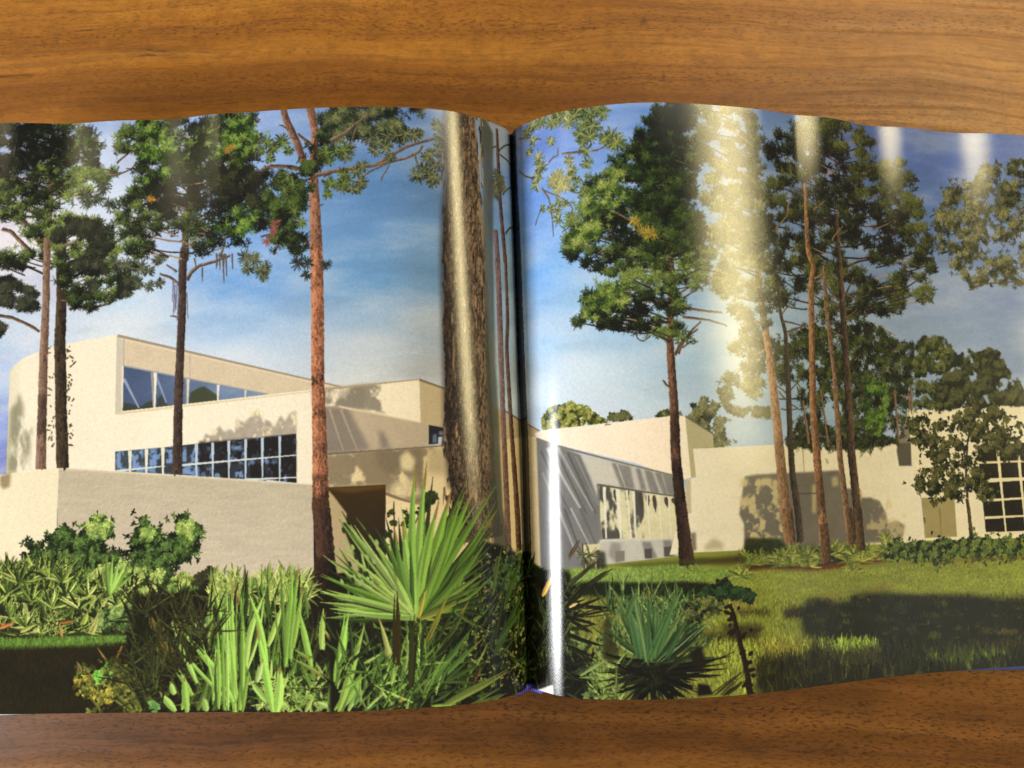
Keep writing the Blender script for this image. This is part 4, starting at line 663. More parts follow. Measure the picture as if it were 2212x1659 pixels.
# ---- planting bed on the right lawn
BD = nid('printed_palmetto_bed', 'yellow-green palmetto bed round the right pines')
fill('I', [(370,420),(560,390),(900,400),(1150,370),(1340,340),(1330,290),(900,330),(450,360)], (104,56,26), BD, blur=3, var=.3, vs_=(9, 6))
fill('I', [(460,200),(640,190),(700,240),(1200,240),(1200,330),(900,370),(440,380),(370,330)], (44,50,20), BD, blur=4, var=.3, vs_=(10, 10))
rf = np.random.default_rng(12)
for q in range(62):
    x = rf.uniform(380, 1400); y = np.interp(x, [350, 600, 900, 1400], [360, 300, 290, 260]) + rf.normal(0, 34); n = rf.integers(9, 15); a = np.radians(np.linspace(-190, 10, n) + rf.normal(0, 8, n)); ln = rf.uniform(50, 95) * rf.uniform(.7, 1.1, n)
    fan('I', (x, y + 22), np.c_[x + np.cos(a) * ln, y + 22 + np.sin(a) * ln], 11, [(126,134,56),(100,112,44),(150,152,74),(84,96,40)], BD, seed=q)
q = trunk                                    # feet of the trunks among the palmettos
q('I', [(700,0,76),(712,110,78),(722,215,80)], (150,112,74), (76,54,36), R1, -1, seed=3); q('I', [(932,100,70),(944,230,72),(950,350,80)], (128,92,56), (58,42,26), R3, -1, seed=7); q('I', [(1092,0,52),(1106,120,54),(1114,230,58)], (120,92,62), (64,48,32), R4, -1, seed=8); q('I', [(1150,0,62),(1160,120,64),(1172,270,72)], (112,84,54), (52,40,26), RP, -1, seed=9)
GC = nid('printed_ground_cover', 'dark green ground cover along the right building')
leafage([M('I', [(1330,250),(1400,228),(1480,235),(1540,212),(1800,195),(2212,185),(2500,175),(2500,300),(2212,310),(1900,325),(1700,330),(1400,345),(1330,330)])], 2600, [(26,36,16),(46,62,28),(68,88,38),(104,116,52)], GC, size=6, w=2, needles=6, clump=.6, gaps=.4, cs=14, seed=96, kind='leaf')
fill('I', [(1400,348),(1700,332),(1900,322),(2212,306),(2450,300),(2450,325),(2212,330),(1800,350)], (120,92,40), a=.55, blur=4, var=.2)

# ---- lawn shading (printed shadows) and grass
fill('H', [(1480,490),(1600,470),(2212,478),(2350,480),(2350,560),(2212,570),(1900,560),(1640,580),(1500,560)], (24,30,10), blur=3, var=.2, vs_=(14, 8)); fill('I', [(-60,478),(120,482),(240,490),(250,560),(60,565),(-60,565)], (26,28,8), blur=4)
fill('I', [(100,325),(430,300),(440,350),(330,360),(100,360)], (54,40,14), blur=4, a=.8); fill('H', [(1750,360),(2212,330),(2350,320),(2350,350),(1900,378)], (64,72,26), a=.7, blur=4)
fill('H', [(1450,570),(1700,575),(2350,590),(2350,1300),(1420,1300)], (112,112,50), a=.6, blur=10, var=.2)
big_sh = M('I', [(680,690),(700,655),(800,640),(820,600),(870,578),(960,585),(1000,605),(1090,598),(1110,560),(1180,545),(1340,540),(1500,556),(1700,552),(1900,560),(2040,580),(2212,575),(2500,570),(2500,1100),(1500,1100),(1000,1160),(500,1180),(490,1000),(600,955),(840,945),(880,860),(800,800),(790,710)])
put(cover(big_sh, blur=7), (38,37,14), 1, None, .18, (34, 12))
mottle(big_sh, (104,112,42), .5, 9, 30, 8, .70, 7, 12)
for q, cc, al in [([(860,890),(980,845),(1180,850),(1290,885),(1300,940),(1080,960),(930,930)], (104,124,42), .9), ([(1580,830),(1640,800),(1690,815),(1660,845)], (104,110,34), .7), ([(1570,950),(1700,915),(1900,925),(2110,915),(2130,950),(1900,1000),(1620,1000)], (84,98,34), .75), ([(1880,790),(2000,775),(2170,785),(2160,805),(2000,800)], (122,104,46), .8), ([(1830,870),(2000,850),(2250,840),(2250,900),(1900,910)], (74,64,24), .6), ([(860,715),(940,708),(950,725),(880,732)], (100,102,38), .7), ([(1450,770),(1530,765),(1530,785),(1460,788)], (92,86,34), .6), ([(1290,715),(1390,705),(1390,725),(1300,730)], (72,74,28), .6)]:
    mottle(M('I', q), cc, al, 5, 26, 9, .4, 5, 3)
for q in [[(360,660),(440,645),(600,665),(600,685),(400,690)], [(160,800),(300,795),(330,860),(180,880)], [(280,740),(520,745),(560,775),(500,850),(330,870)], [(680,655),(780,645),(800,700),(690,705)]]: fill('I', q, (52,44,16), a=.85, blur=6, var=.2)
fill('I', [(1210,500),(1330,480),(1400,505),(1300,530),(1220,525)], (126,100,48), a=.5, blur=5); fill('I', [(900,560),(960,535),(1060,545),(1050,575),(930,580)], (128,106,48), a=.5, blur=5); fill('I', [(300,590),(480,585),(520,640),(330,650)], (138,118,60), a=.6, blur=6); fill('I', [(500,880),(780,880),(800,930),(560,960)], (132,110,46), a=.45, blur=8)
r_ = np.random.default_rng(31)
def grass(l, poly, n, ln, w, gain=(.75, 1.3), lean=.25, add=0):
    p = scatter([M(l, poly)], n); a = p[:, 0].astype(int).clip(0, CW - 1), p[:, 1].astype(int).clip(0, CH - 1); p = p[np.argsort(p[:, 1])]
    a = p[:, 0].astype(int).clip(0, CW - 1), p[:, 1].astype(int).clip(0, CH - 1)
    c = img[a[1], a[0]] * r_.uniform(*gain, (len(p), 1)) + add; h = ln * r_.uniform(.5, 1.2, len(p))
    strokes(p, p + np.c_[r_.normal(0, lean, len(p)) * h, -h], w, np.clip(c, 0, 255), None, canvas=True)
grass('I', [(0,380),(400,400),(1200,380),(2500,320),(2500,640),(600,640),(0,500)], 9000, 4, 1.4); grass('I', [(100,600),(700,600),(2500,560),(2500,1100),(500,1190),(0,1190)], 9000, 10, 1.5, (.7, 1.4)); grass('I', [(200,880),(700,860),(1300,860),(2200,880),(2200,1010),(1200,1080),(300,1190)], 3600, 20, 1.8, (.65, 1.45)); grass('I', [(880,870),(1290,870),(1280,1000),(1060,1010)], 420, 24, 2.6, (1., 1.4), .35, 12); grass('H', [(1460,560),(2300,590),(2300,1250),(1460,1250)], 5200, 8, 1.5, (.6, 1.35)); grass('H', [(1460,390),(2300,350),(2300,490),(1470,490)], 2400, 4, 1.4)

# ---- foreground of the left page: shade, shrubs, palmettos
SHADE = (26,22,10)
fill('G', [(-200,330),(60,350),(500,330),(900,440),(1300,470),(1500,480),(1500,1400),(-200,1400)], (44,46,20), LAWN, blur=4, var=.3, vs_=(14, 10))
fill('G', [(1250,445),(1990,455),(2010,520),(1250,520)], (112,142,62), LAWN, blur=2, var=.12, vs_=(8, 4))
fill('G', [(820,520),(1340,520),(2010,512),(2250,520),(2250,1400),(760,1400),(760,880)], SHADE, LAWN, blur=4, var=.2, vs_=(16, 16))
BU = nid('printed_shrub', 'left dark shrub with pale leafy tips'); BV = nid('printed_shrub', 'right dark shrub with pale leafy tips')
SG = [(14,17,9),(26,36,17),(48,68,30),(86,112,50)]; TIP = [(50,76,32),(88,118,50),(126,154,70),(158,176,92)]
leafage([M('G', [(130,310),(240,250),(180,230),(270,150),(330,180),(400,100),(440,150),(450,210),(520,200),(570,90),(630,50),(710,120),(670,200),(640,240),(720,290),(730,400),(560,420),(380,400),(250,330)])], 3000, SG, BU, size=9, w=2., needles=7, clump=.8, gaps=.8, contrast=4, cs=18, seed=101, kind='leaf')
leafage([M('G', [(560,90),(610,55),(660,60),(715,120),(690,170),(620,190),(560,160)])], 260, TIP, BU, size=9, w=2.4, needles=6, clump=.2, cs=12, seed=102, kind='leaf', bias=.15)
leafage([M('G', [(860,220),(900,180),(890,130),(950,110),(1010,170),(1000,220),(1060,210),(1120,110),(1190,70),(1275,150),(1230,200),(1230,260),(1180,310),(1080,340),(1050,480),(900,470),(840,420),(880,330)])], 3000, SG, BV, size=9, w=2., needles=7, clump=.8, gaps=.8, contrast=4, cs=18, seed=103, kind='leaf')
leafage([M('G', [(900,140),(950,115),(1000,170),(960,200),(900,190)]), M('G', [(1120,115),(1185,72),(1270,140),(1230,190),(1150,190)])], 420, TIP, BV, size=9, w=2.4, needles=6, clump=.2, cs=12, seed=104, kind='leaf', bias=.12)
GL = nid('printed_leafy_undergrowth', 'small light leaves round the shrubs')
leafage([M('G', [(450,440),(560,390),(760,330),(860,380),(1100,400),(1240,430),(1260,500),(1100,540),(900,560),(860,520),(640,560),(480,520)])], 1500, [(36,52,24),(78,104,48),(126,148,70),(166,180,96)], GL, size=6, w=3.6, needles=4, clump=.6, cs=16, seed=105, kind='leaf')
leafage([M('G', [(1240,440),(1340,390),(1420,430),(1380,500),(1280,520)])], 300, [(30,28,20),(58,58,34)], GL, size=6, w=2, clump=.5, seed=106)
PM = nid('printed_palmetto', 'mass of yellow-green palmetto in the left middle ground')
PG = [(66,82,32),(100,120,50),(136,152,72),(166,174,98),(34,40,18),(24,26,12),(30,34,14),(52,62,28)]
thicket('G', [(-200,450),(60,400),(300,380),(420,430),(560,470),(850,520),(840,700),(620,780),(350,820),(-200,840)], 1900, 44, 4, PG, PM, (-65, 50), 111, clump=.5)
rf = np.random.default_rng(13)
for q, (x, y, s) in enumerate([(40,560,170), (120,480,150), (310,450,150), (200,600,160), (420,560,150), (60,700,150), (330,640,150), (500,640,130), (170,760,130), (560,560,110), (740,620,120), (-60,640,170), (400,470,120), (620,700,110)]):
    n = 13; a = np.radians(np.linspace(-160, -15, n) + rf.normal(0, 14, n)); ln = s * rf.uniform(.5, 1.15, n)
    fan('G', (x, y), np.c_[x + np.cos(a) * ln, y + np.sin(a) * ln], 13, PG[:5], PM, seed=q, fold=.5)
fan('G', (695,550), [(680,300),(720,310),(760,330),(790,350),(820,330),(830,370),(850,420),(660,420)], 26, [(140,172,80),(116,146,64)], PM, seed=3)
blades('G', [(590,800,670,590,28,(176,170,96)), (400,860,380,740,22,(170,130,60)), (385,735,480,715,16,(150,96,46)), (600,560,480,600,20,(150,160,84)), (0,760,90,730,22,(176,110,60)), (730,640,820,560,20,(160,178,90)), (740,620,700,690,14,(140,168,90)), (130,790,230,740,30,(158,162,84)), (210,780,250,760,24,(150,158,80)), (530,740,560,660,40,(150,164,70))], PM)
leafage([M('G', [(640,640),(880,620),(900,760),(700,800),(620,760)])], 260, [(30,38,18),(84,112,54),(128,152,82)], GL, size=7, w=5, needles=3, clump=.7, cs=14, seed=107, kind='leaf')
fill('G', [(-200,840),(200,835),(420,820),(800,810),(810,870),(600,890),(0,905),(-200,905)], (86,116,44), LAWN, blur=2, var=.2, vs_=(8, 8))
grass('G', [(-200,850),(800,830),(800,890),(-200,915)], 1500, 9, 2, (.7, 1.4))
fill('G', [(-250,905),(60,900),(500,885),(860,870),(860,1400),(-250,1400)], (33,28,13), LAWN, blur=5, var=.16, vs_=(60, 40)); grass('G', [(-250,930),(500,910),(860,900),(860,1330),(-250,1330)], 2600, 12, 1.5, (.8, 1.25), .4); fill('G', [(850,560),(1340,540),(1340,900),(1100,1000),(830,880)], (24,22,10), LAWN, blur=6, var=.2)
leafage([M('G', [(1080,720),(1330,700),(1330,800),(1180,800)])], 160, [(56,78,38),(110,138,74),(140,166,96)], GL, size=6, w=5, needles=3, clump=.8, cs=12, seed=108, kind='leaf')
thicket('G', [(780,900),(1300,850),(2212,700),(2212,1310),(900,1310)], 420, 60, 4.5, [(26,28,12),(40,44,18),(58,66,28),(74,88,36)], PM, (-80, 50), 109, clump=.2)

FG = nid('printed_palmetto', 'bright green sword-like leaves in the left foreground')
LG = [(126,168,66),(150,186,84),(112,152,56),(168,196,104)]
thicket('G', [(1330,480),(1900,470),(1990,620),(1700,700),(1400,700)], 420, 46, 4, [(150,160,84),(110,128,58),(80,92,40),(168,176,100)], FG, (-75, 45), 112, clump=.3)
thicket('G', [(1340,700),(1900,700),(1980,1310),(1360,1310)], 150, 110, 5, [(52,70,26),(36,46,18),(74,100,40),(26,30,12),(104,134,58)], FG, (-88, 12), 114, clump=.1)
thicket('G', [(1620,1100),(2100,1060),(2100,1310),(1620,1310)], 200, 44, 6, [(120,146,66),(84,110,44),(150,164,90),(34,40,16)], FG, (-40, 90), 115, clump=.2)
blades('G', [
 (1110,965,880,560,30,(112,92,40)), (1125,960,960,590,20,(84,70,30)), (900,1290,620,890,46,(84,88,36)), (1000,1290,740,980,50,(74,78,32)), (860,1300,560,1050,34,(100,104,44)), (1290,1290,1360,950,44,(64,84,32)), (1360,1290,1480,980,36,(70,92,36)), (1260,1290,1330,1100,36,(86,110,46)),
 (1490,1300,1345,430,34,(150,190,84)), (1500,1305,1478,430,40,(146,184,80)), (1490,1240,1100,735,52,(148,190,84),.1), (1255,1115,1098,745,36,(156,192,96)), (1225,1195,1125,1005,40,(132,166,74)), (1120,1295,1015,1170,52,(152,188,92)), (1195,1300,1175,1060,56,(140,176,80)), (1110,1190,1085,1105,44,(158,190,100)), (1320,1295,1300,1200,50,(146,178,90)),
 (1360,1230,1375,880,26,(150,186,90)), (1395,1280,1385,760,28,(138,176,76)), (1430,1290,1420,700,24,(118,152,60)), (1455,1290,1450,560,26,(160,196,96)), (1530,1290,1520,470,34,(142,180,78)), (1545,1240,1560,480,22,(96,128,50)), (1550,1290,1590,1050,30,(120,152,64)), (1330,900,1345,480,22,(120,146,64)),
 (1570,1010,1690,545,46,(160,190,96)), (1700,1010,1585,540,44,(152,194,86)), (1740,1300,1635,745,60,(152,198,86)), (1765,1305,1788,1005,72,(164,202,96)), (1710,880,1805,600,42,(162,190,92)), (1615,1130,1720,1260,44,(150,186,92)), (1640,1110,1680,960,34,(170,196,118)),
 (1820,1010,1865,345,44,(132,172,70)), (1815,950,1788,340,26,(92,120,50)), (1850,960,1905,360,34,(122,160,66)), (1870,890,1930,500,36,(134,166,72)), (1985,1010,1905,640,50,(140,180,78)), (1965,700,1940,500,22,(84,112,50)), (2050,900,2062,640,46,(160,186,92)), (1980,960,1880,900,24,(120,140,60)), (2100,1100,1870,960,26,(130,140,64)),
 (2100,1300,2200,690,70,(146,190,84)), (2150,1300,2230,980,46,(136,178,78)), (2090,1270,2015,1240,40,(156,186,104)), (2140,880,2060,760,24,(160,150,70)), (1950,1300,2000,1200,30,(150,176,90))], FG, .25)
leafage([M('G', [(480,1090),(560,1080),(620,1110),(590,1200),(500,1210)]), M('G', [(620,1150),(720,1150),(720,1230),(620,1230)])], 130, [(92,84,28),(150,140,46),(176,166,70)], GL, size=9, w=9, needles=3, clump=.3, cs=14, seed=116, kind='leaf')
leafage([M('G', [(610,1040),(700,1000),(720,1050),(660,1110),(610,1100)])], 60, [(110,170,64),(132,190,80)], GL, size=10, w=10, needles=3, clump=0, seed=117, kind='leaf'); leafage([M('G', [(960,1240),(1010,1240),(1010,1290),(970,1290)])], 30, [(92,132,70),(112,150,80)], GL, size=8, w=8, needles=3, clump=0, seed=118, kind='leaf')
leafage([M('G', [(480,1000),(760,940),(900,1290),(560,1310)])], 160, [(52,54,22),(84,88,36),(110,112,50)], GL, size=7, w=5, needles=3, clump=.8, cs=16, seed=119, kind='leaf')
blades('G', [(520,1040,490,980,20,(120,100,60)), (640,1290,560,1180,18,(96,100,40)), (780,880,740,960,16,(120,86,40))], GL)

# big fan palm in the middle, tangle either side of the gutter
thicket('G', [(860,600),(1340,560),(1340,900),(1000,1290),(820,1290)], 240, 70, 3, [(30,30,14),(40,40,18),(52,50,24),(62,70,32)], FG, (-100, 45), 119, clump=.2)
PF = nid('printed_palmetto', 'large fan palm with long bright blades in front of the big trunk')
fill('H', [(-60,420),(300,430),(480,700),(700,420),(900,200),(1060,250),(1300,395),(1480,420),(1480,1300),(-60,1330)], (24,24,10), PF, blur=3, var=.2)
fill('H', [(100,440),(310,430),(320,560),(180,620)], (40,60,34), blur=3, var=.3, vs_=(8, 8))
thicket('H', [(0,620),(1000,620),(1220,400),(1220,1200),(0,1290)], 620, 60, 5, [(26,34,14),(40,54,22),(60,80,32),(84,104,46),(20,20,8)], PF, (-70, 40), 121, clump=.2)
leafage([M('H', [(760,420),(1000,240),(1180,240),(1190,700),(1190,1150),(900,1150),(720,900)])], 620, [(40,52,26),(82,94,46),(128,130,72),(150,150,90)], PF, size=5, w=3.6, needles=2, clump=.9, cs=12, seed=122, kind='leaf')
leafage([M('H', [(980,330),(1180,300),(1180,480),(1000,520),(930,470)])], 260, [(30,46,26),(56,82,48),(88,116,70)], PF, size=7, w=5, needles=4, clump=.6, cs=14, seed=123, kind='leaf')
vp = M('H', [(330,30),(350,90),(310,160),(300,240),(430,20),(420,100),(450,180),(470,240),(440,60),(290,270),(520,30)]); leafage([np.array([p + o for o in ([-5, -6], [6, -4], [5, 7], [-6, 5])]) for p in vp], 90, [(34,36,16),(66,74,32)], PF, size=6, w=5, needles=4, clump=0, seed=124, kind='leaf')
leafage([M('E', q) for q in [[(530,1560),(600,1520),(630,1560),(560,1600)], [(520,1610),(560,1600),(550,1650),(520,1655)]]], 90, [(30,36,16),(56,70,30)], PF, size=7, w=5, needles=4, clump=0, seed=125, kind='leaf')
strokes(M('H', [(355,240)]), M('H', [(350,-40)]), 2.4, (50,46,24), PF, kind='line'); strokes(M('H', [(440,200)]), M('E', [(560,1560)]), 2.4, (60,60,30), PF, kind='line')
fan('H', (500,690), [(20,20),(110,60),(230,120),(300,60),(-20,300),(-90,380),(40,620),(-60,700),(950,60),(990,120),(980,230),(980,330),(940,440),(880,560),(800,680),(700,740),(760,-60),(840,-60),(600,-200),(430,0),(380,60),(250,520),(180,560)], 34, [(44,58,24),(60,80,32),(34,42,18),(76,98,42)], PF, seed=17, amt=.05, fold=.4)
fan('H', (255,660), [(-40,330),(0,250),(60,210),(130,200),(190,260),(240,300),(-110,420),(-140,520),(-120,600),(320,330),(-90,700)], 24, [(104,132,58),(132,158,76),(82,106,44),(52,68,28)], PF, seed=27, amt=.06, fold=.4)
fan('H', (720,640), [(860,300),(930,360),(990,420),(1010,520),(980,600),(940,690),(800,280),(760,330),(900,760)], 24, [(84,108,48),(60,80,34),(104,124,56),(44,58,26)], PF, seed=28, amt=.06, fold=.4)
PGR = [(120,150,62),(98,130,48),(142,168,80),(82,112,40)]
fan('H', (500,680), [(0,70),(70,110),(185,165),(285,180),(0,250),(-60,330),(-120,430),(-80,520),(0,560),(-40,640),(160,670),(330,440),(940,300),(960,380),(900,500),(830,640),(640,720),(1000,-40),(930,190)], 34, PGR, PF, seed=7, amt=.03)
blades('H', [(490,680,20,60,34,(138,160,86)), (490,680,100,110,38,(150,172,96)), (490,690,200,180,36,(120,150,70)), (495,690,-100,300,30,(140,164,84)), (480,690,-120,540,40,(134,164,80)), (480,700,-60,640,30,(150,176,92)), (520,690,1000,-140,66,(96,132,46)), (520,690,880,-160,74,(108,146,52)), (520,700,1010,10,50,(84,116,40)), (530,700,960,180,54,(90,122,44)), (500,690,720,-130,84,(120,158,58)), (510,690,800,-100,60,(104,140,50)),
 (495,690,640,-60,60,(128,164,66)), (490,690,560,-300,56,(132,168,74)), (490,690,490,-280,60,(126,164,70)), (480,690,405,90,70,(142,180,84)), (480,690,355,130,50,(92,128,52)), (470,690,350,420,34,(150,180,90)), (470,685,215,450,34,(156,180,92)), (460,690,150,670,30,(140,176,84)), (520,700,900,480,34,(78,102,36)), (520,700,840,560,34,(110,124,48)), (520,710,720,640,22,(140,140,58)), (510,700,560,520,26,(176,160,66))], PF, .28)
for k in range(30):                          # pale saw-tooth bars of light across the shaded blades
    a = M('H', [(np.random.default_rng(k).uniform(0, 250), np.random.default_rng(k + 50).uniform(120, 480))]); strokes(a, a + np.array([[5, 12]]), 6, (150,172,100) if k % 3 else (44,52,24), PF, kind='leaf')
blades('H', [(0,1290,200,1000,60,(128,168,70)), (-20,1100,62,680,64,(150,196,84)), (0,1290,165,740,56,(142,172,78)), (60,1290,190,1090,36,(150,178,96)), (100,1250,190,1080,40,(96,132,66)), (230,1010,370,790,36,(56,82,36)), (220,1000,330,900,20,(78,108,50)), (350,1110,270,760,54,(150,166,86)), (330,1000,250,690,34,(166,172,96)), (400,1290,430,1010,24,(60,84,36)), (480,1280,520,960,40,(58,80,36)),
 (560,1160,860,750,40,(74,108,46)), (575,1165,925,825,40,(84,120,50)), (600,1150,1000,940,30,(64,84,34)), (540,1060,830,590,44,(72,88,34)), (540,900,690,560,40,(128,126,44)), (520,960,640,700,30,(112,114,44)), (670,1265,1085,1040,44,(122,138,64)), (830,1260,1070,1180,30,(110,128,56)), (940,1245,1060,1185,28,(96,112,50)), (500,1040,520,700,36,(128,150,66)), (560,1050,800,720,22,(36,46,18)), (990,930,1205,490,46,(54,78,36)), (1010,860,1195,610,40,(66,90,42)), (1040,640,1180,260,34,(60,84,38)), (980,560,1040,250,26,(84,100,44)), (1000,820,1060,430,24,(44,60,28)), (880,1000,950,860,12,(150,170,96)), (845,960,900,1000,12,(140,160,90)), (990,1140,995,1070,10,(120,130,60)), (860,1120,905,1010,14,(104,70,36)), (385,1270,410,1180,14,(190,120,60)), (430,1280,445,1210,22,(140,160,80)), (310,1290,350,1210,30,(120,140,70)), (160,1290,240,1250,30,(60,110,60)), (1100,960,1215,975,20,(50,70,34))], PF, .28)
thicket('H', [(-40,1000),(560,960),(700,1290),(-40,1290)], 120, 84, 5, [(112,146,62),(84,112,46),(140,166,84),(60,80,34),(36,46,18)], PF, (-62, 34), 151, clump=.2)
blades('H', [(380,1000,372,530,40,(52,44,16)), (455,1150,480,690,40,(50,54,20)), (200,720,240,900,26,(36,30,12))], PF, .1)

# right of the gutter
PR = nid('printed_palmetto', 'dark spiky plant right of the gutter')
fill('H', [(1260,395),(1470,400),(1480,600),(1470,720),(1500,900),(1640,1000),(1640,1300),(1260,1300)], (20,20,14), PR, blur=5, var=.2)
thicket('H', [(1260,520),(1480,520),(1500,900),(1640,1010),(1640,1280),(1260,1280)], 300, 56, 4, [(24,26,14),(44,50,28),(70,80,44),(16,16,10)], PR, (-50, 50), 131, clump=.2)
leafage([M('H', [(1470,800),(1760,820),(1780,1000),(1740,1250),(1560,1250),(1640,1010)])], 420, [(40,54,24),(84,108,50),(136,154,86),(110,130,66)], PR, size=10, w=4.5, needles=4, clump=.7, cs=18, seed=132, kind='leaf')
thicket('H', [(1640,1000),(1800,960),(1800,1240),(1600,1250)], 160, 34, 4, [(110,130,60),(140,156,84),(60,74,32)], PR, (-60, 60), 133, clump=.2)
blades('H', [(1480,490,1660,330,18,(50,48,30)), (1590,480,1750,385,20,(46,44,26)), (1470,480,1560,400,14,(60,60,36)), (1470,320,1540,200,16,(90,70,44)), (1460,610,1850,640,14,(26,24,14)), (1470,700,1800,630,14,(30,28,14)), (1460,690,1640,740,22,(24,22,12)), (1300,560,1370,415,40,(206,164,74)), (1470,630,1525,605,22,(206,180,110)), (1440,640,1640,470,20,(30,28,16)), (1460,650,1700,560,22,(28,26,14)), (1480,720,1620,800,26,(22,20,10)), (1470,810,1700,880,30,(24,24,12)), (1480,770,1650,740,16,(34,34,18)), (1540,1070,1720,960,18,(130,150,84)), (1650,920,1720,1000,16,(140,150,90)), (1470,880,1640,960,24,(26,26,14)), (1500,1000,1640,950,20,(30,32,18)), (1320,700,1270,540,30,(46,54,30)), (1300,760,1350,600,24,(60,70,40))], PR, .25)
fill('H', [(1690,720),(1740,690),(1790,900),(1760,1000),(1680,960)], (46,42,20), PR, a=.85, blur=4)
RPALM = nid('printed_palmetto', 'fan palm with dark green blades in the right foreground')
fill('H', [(1880,960),(2000,920),(2120,960),(2140,1080),(2060,1170),(1930,1160),(1860,1060)], (20,18,9), RPALM, blur=5)
ra = np.random.default_rng(77); n = 110; aa = np.radians(ra.uniform(-25, 205, n)); ll = ra.uniform(120, 330, n); cx_ = np.c_[1995 + ra.normal(0, 40, n), 1040 + ra.normal(0, 40, n)]
strokes(M('H', cx_), M('H', cx_ + np.c_[np.cos(aa), np.sin(aa) * .8] * ll[:, None]), ra.uniform(3, 8, n), C3([(18,16,8),(26,26,12),(34,40,20),(14,12,6)])[ra.integers(0, 4, n)], RPALM, fold=.3)
thicket('H', [(1700,600),(2300,600),(2330,980),(1780,1000)], 300, 60, 3, [(28,40,18),(50,70,36),(78,104,56),(120,140,80)], RPALM, (-85, 30), 141, clump=.2)
DG = [(54,76,38),(42,60,30),(72,94,50),(94,114,62)]
fan('H', (1990,980), [(1740,510),(1830,590),(1890,520),(1865,500),(1980,500),(2030,580),(2080,560),(2170,525),(2205,640),(2290,640),(2330,700),(2380,720),(2400,790),(2300,880),(2420,950),(1780,640),(1800,700),(1700,760)], 30, DG, RPALM, seed=5, amt=.03)
blades('H', [(1930,960,1835,560,34,(70,104,60)), (1950,960,1895,500,34,(80,104,56)), (1960,980,1866,500,26,(100,128,76)), (1985,960,1978,500,34,(66,98,56)), (2010,960,2035,590,30,(74,106,60)), (2030,960,2170,520,36,(66,96,52)), (1840,700,1900,540,44,(70,98,50)), (2060,980,2210,780,34,(104,122,70)), (1990,1080,1850,1010,24,(16,14,8)), (1960,1060,1760,1000,24,(18,16,8)), (1950,1120,1800,1180,24,(16,14,8)), (1980,1160,1900,1250,30,(14,12,6)), (2060,1090,2300,1180,26,(22,20,10)), (2070,1060,2350,1010,24,(30,36,18)), (2040,1150,2180,1250,28,(16,14,8)), (1760,1220,1768,1000,10,(110,120,60))], RPALM, .25)
blades('I', [(-170,960,10,520,30,(70,104,56)), (-140,980,145,665,26,(44,64,34)), (-120,980,240,700,26,(110,134,86)), (-120,1000,180,760,26,(34,40,22)), (-120,1020,335,945,30,(24,22,12)), (-100,1040,315,1025,26,(22,20,10)), (-100,1060,275,1068,26,(20,18,8)), (-100,1080,140,1170,34,(16,14,8)), (-100,1120,60,1215,30,(14,12,6)), (-60,1030,120,900,22,(40,48,28)), (-80,960,90,640,24,(60,88,50))], RPALM, .25)
fill('I', [(80,920),(150,880),(190,1000),(160,1030),(100,1000)], (30,24,12), RPALM, blur=3); fill('I', [(130,1120),(200,1130),(230,1190),(130,1200)], (20,16,8), RPALM, blur=2)
VI = nid('printed_vine', 'dark leafy vine arching over the right lawn')
leafage([M('I', [(100,640),(140,560),(240,480),(300,455),(330,500),(290,560),(240,620),(140,680)]), M('I', [(290,540),(330,505),(420,510),(490,540),(495,600),(470,595),(400,570),(330,580)])], 420, [(18,30,14),(34,56,28),(52,78,42)], VI, size=9, w=8, needles=3, clump=.3, cs=14, seed=142, kind='leaf')
leafage([M('I', [(50,600),(180,560),(300,600),(290,640),(180,700),(60,720)])], 200, [(30,36,18),(70,84,40),(120,124,66)], VI, size=9, w=6, needles=3, clump=.6, cs=14, seed=143, kind='leaf')
limb('I', [(290,640),(340,620),(360,680),(375,760),(395,850),(420,930),(435,1020),(455,1100),(465,1200)], 20, 38, (48,34,18), (24,16,8), VI)
vp = M('I', np.c_[np.interp(np.linspace(640, 1190, 34), [640, 760, 930, 1190], [350, 385, 430, 465]) + np.random.default_rng(3).normal(0, 24, 34), np.linspace(640, 1190, 34)]); strokes(vp, vp + np.random.default_rng(4).normal(0, 9, vp.shape), 9, (30,22,10), VI, kind='leaf')
for a_ in [((300,460),(330,430)), ((250,480),(300,445))]: strokes(M('I', [a_[0]]), M('I', [a_[1]]), 3, (60,50,30), VI, kind='line')
blades('I', [(240,1190,420,1040,14,(50,48,22)), (280,1190,400,1080,12,(70,68,30)), (300,1195,410,1110,12,(40,36,16)), (320,1190,430,1100,10,(60,56,26))], VI)
# unprinted paper showing at the foot of the gutter
PW = nid('paper_edge', None)
fill('H', [(1262,1162),(1300,1150),(1345,1132),(1368,1128),(1376,1240),(1262,1240)], (232,226,222), PW, blur=1)

# the outermost strips of the sheets, past what was surveyed: the scene simply runs on
ca, cb_ = int(paper([(-30, 900)])[0, 0]), int(paper([(2245, 900)])[0, 0])
for z_ in (img, ids):
    if ca > 0: z_[:, :ca] = z_[:, ca:2 * ca][:, ::-1]
    if cb_ < CW: z_[:, cb_:] = z_[:, 2 * cb_ - CW:cb_][:, ::-1]
# printing: a little softness, a little grain, then from display values to reflectance
img[:] = .35 * img + .65 * bl(img, 1)
g_ = np.random.default_rng(2).normal(0, 1, (CH // 2 + 1, CW // 2 + 1)).astype(np.float32); g_ = np.kron(g_, np.ones((2, 2), np.float32))[:CH, :CW]
np.clip(img * (1 + .010 * bl(g_, 1)[..., None] * 3), 0, 255, img)

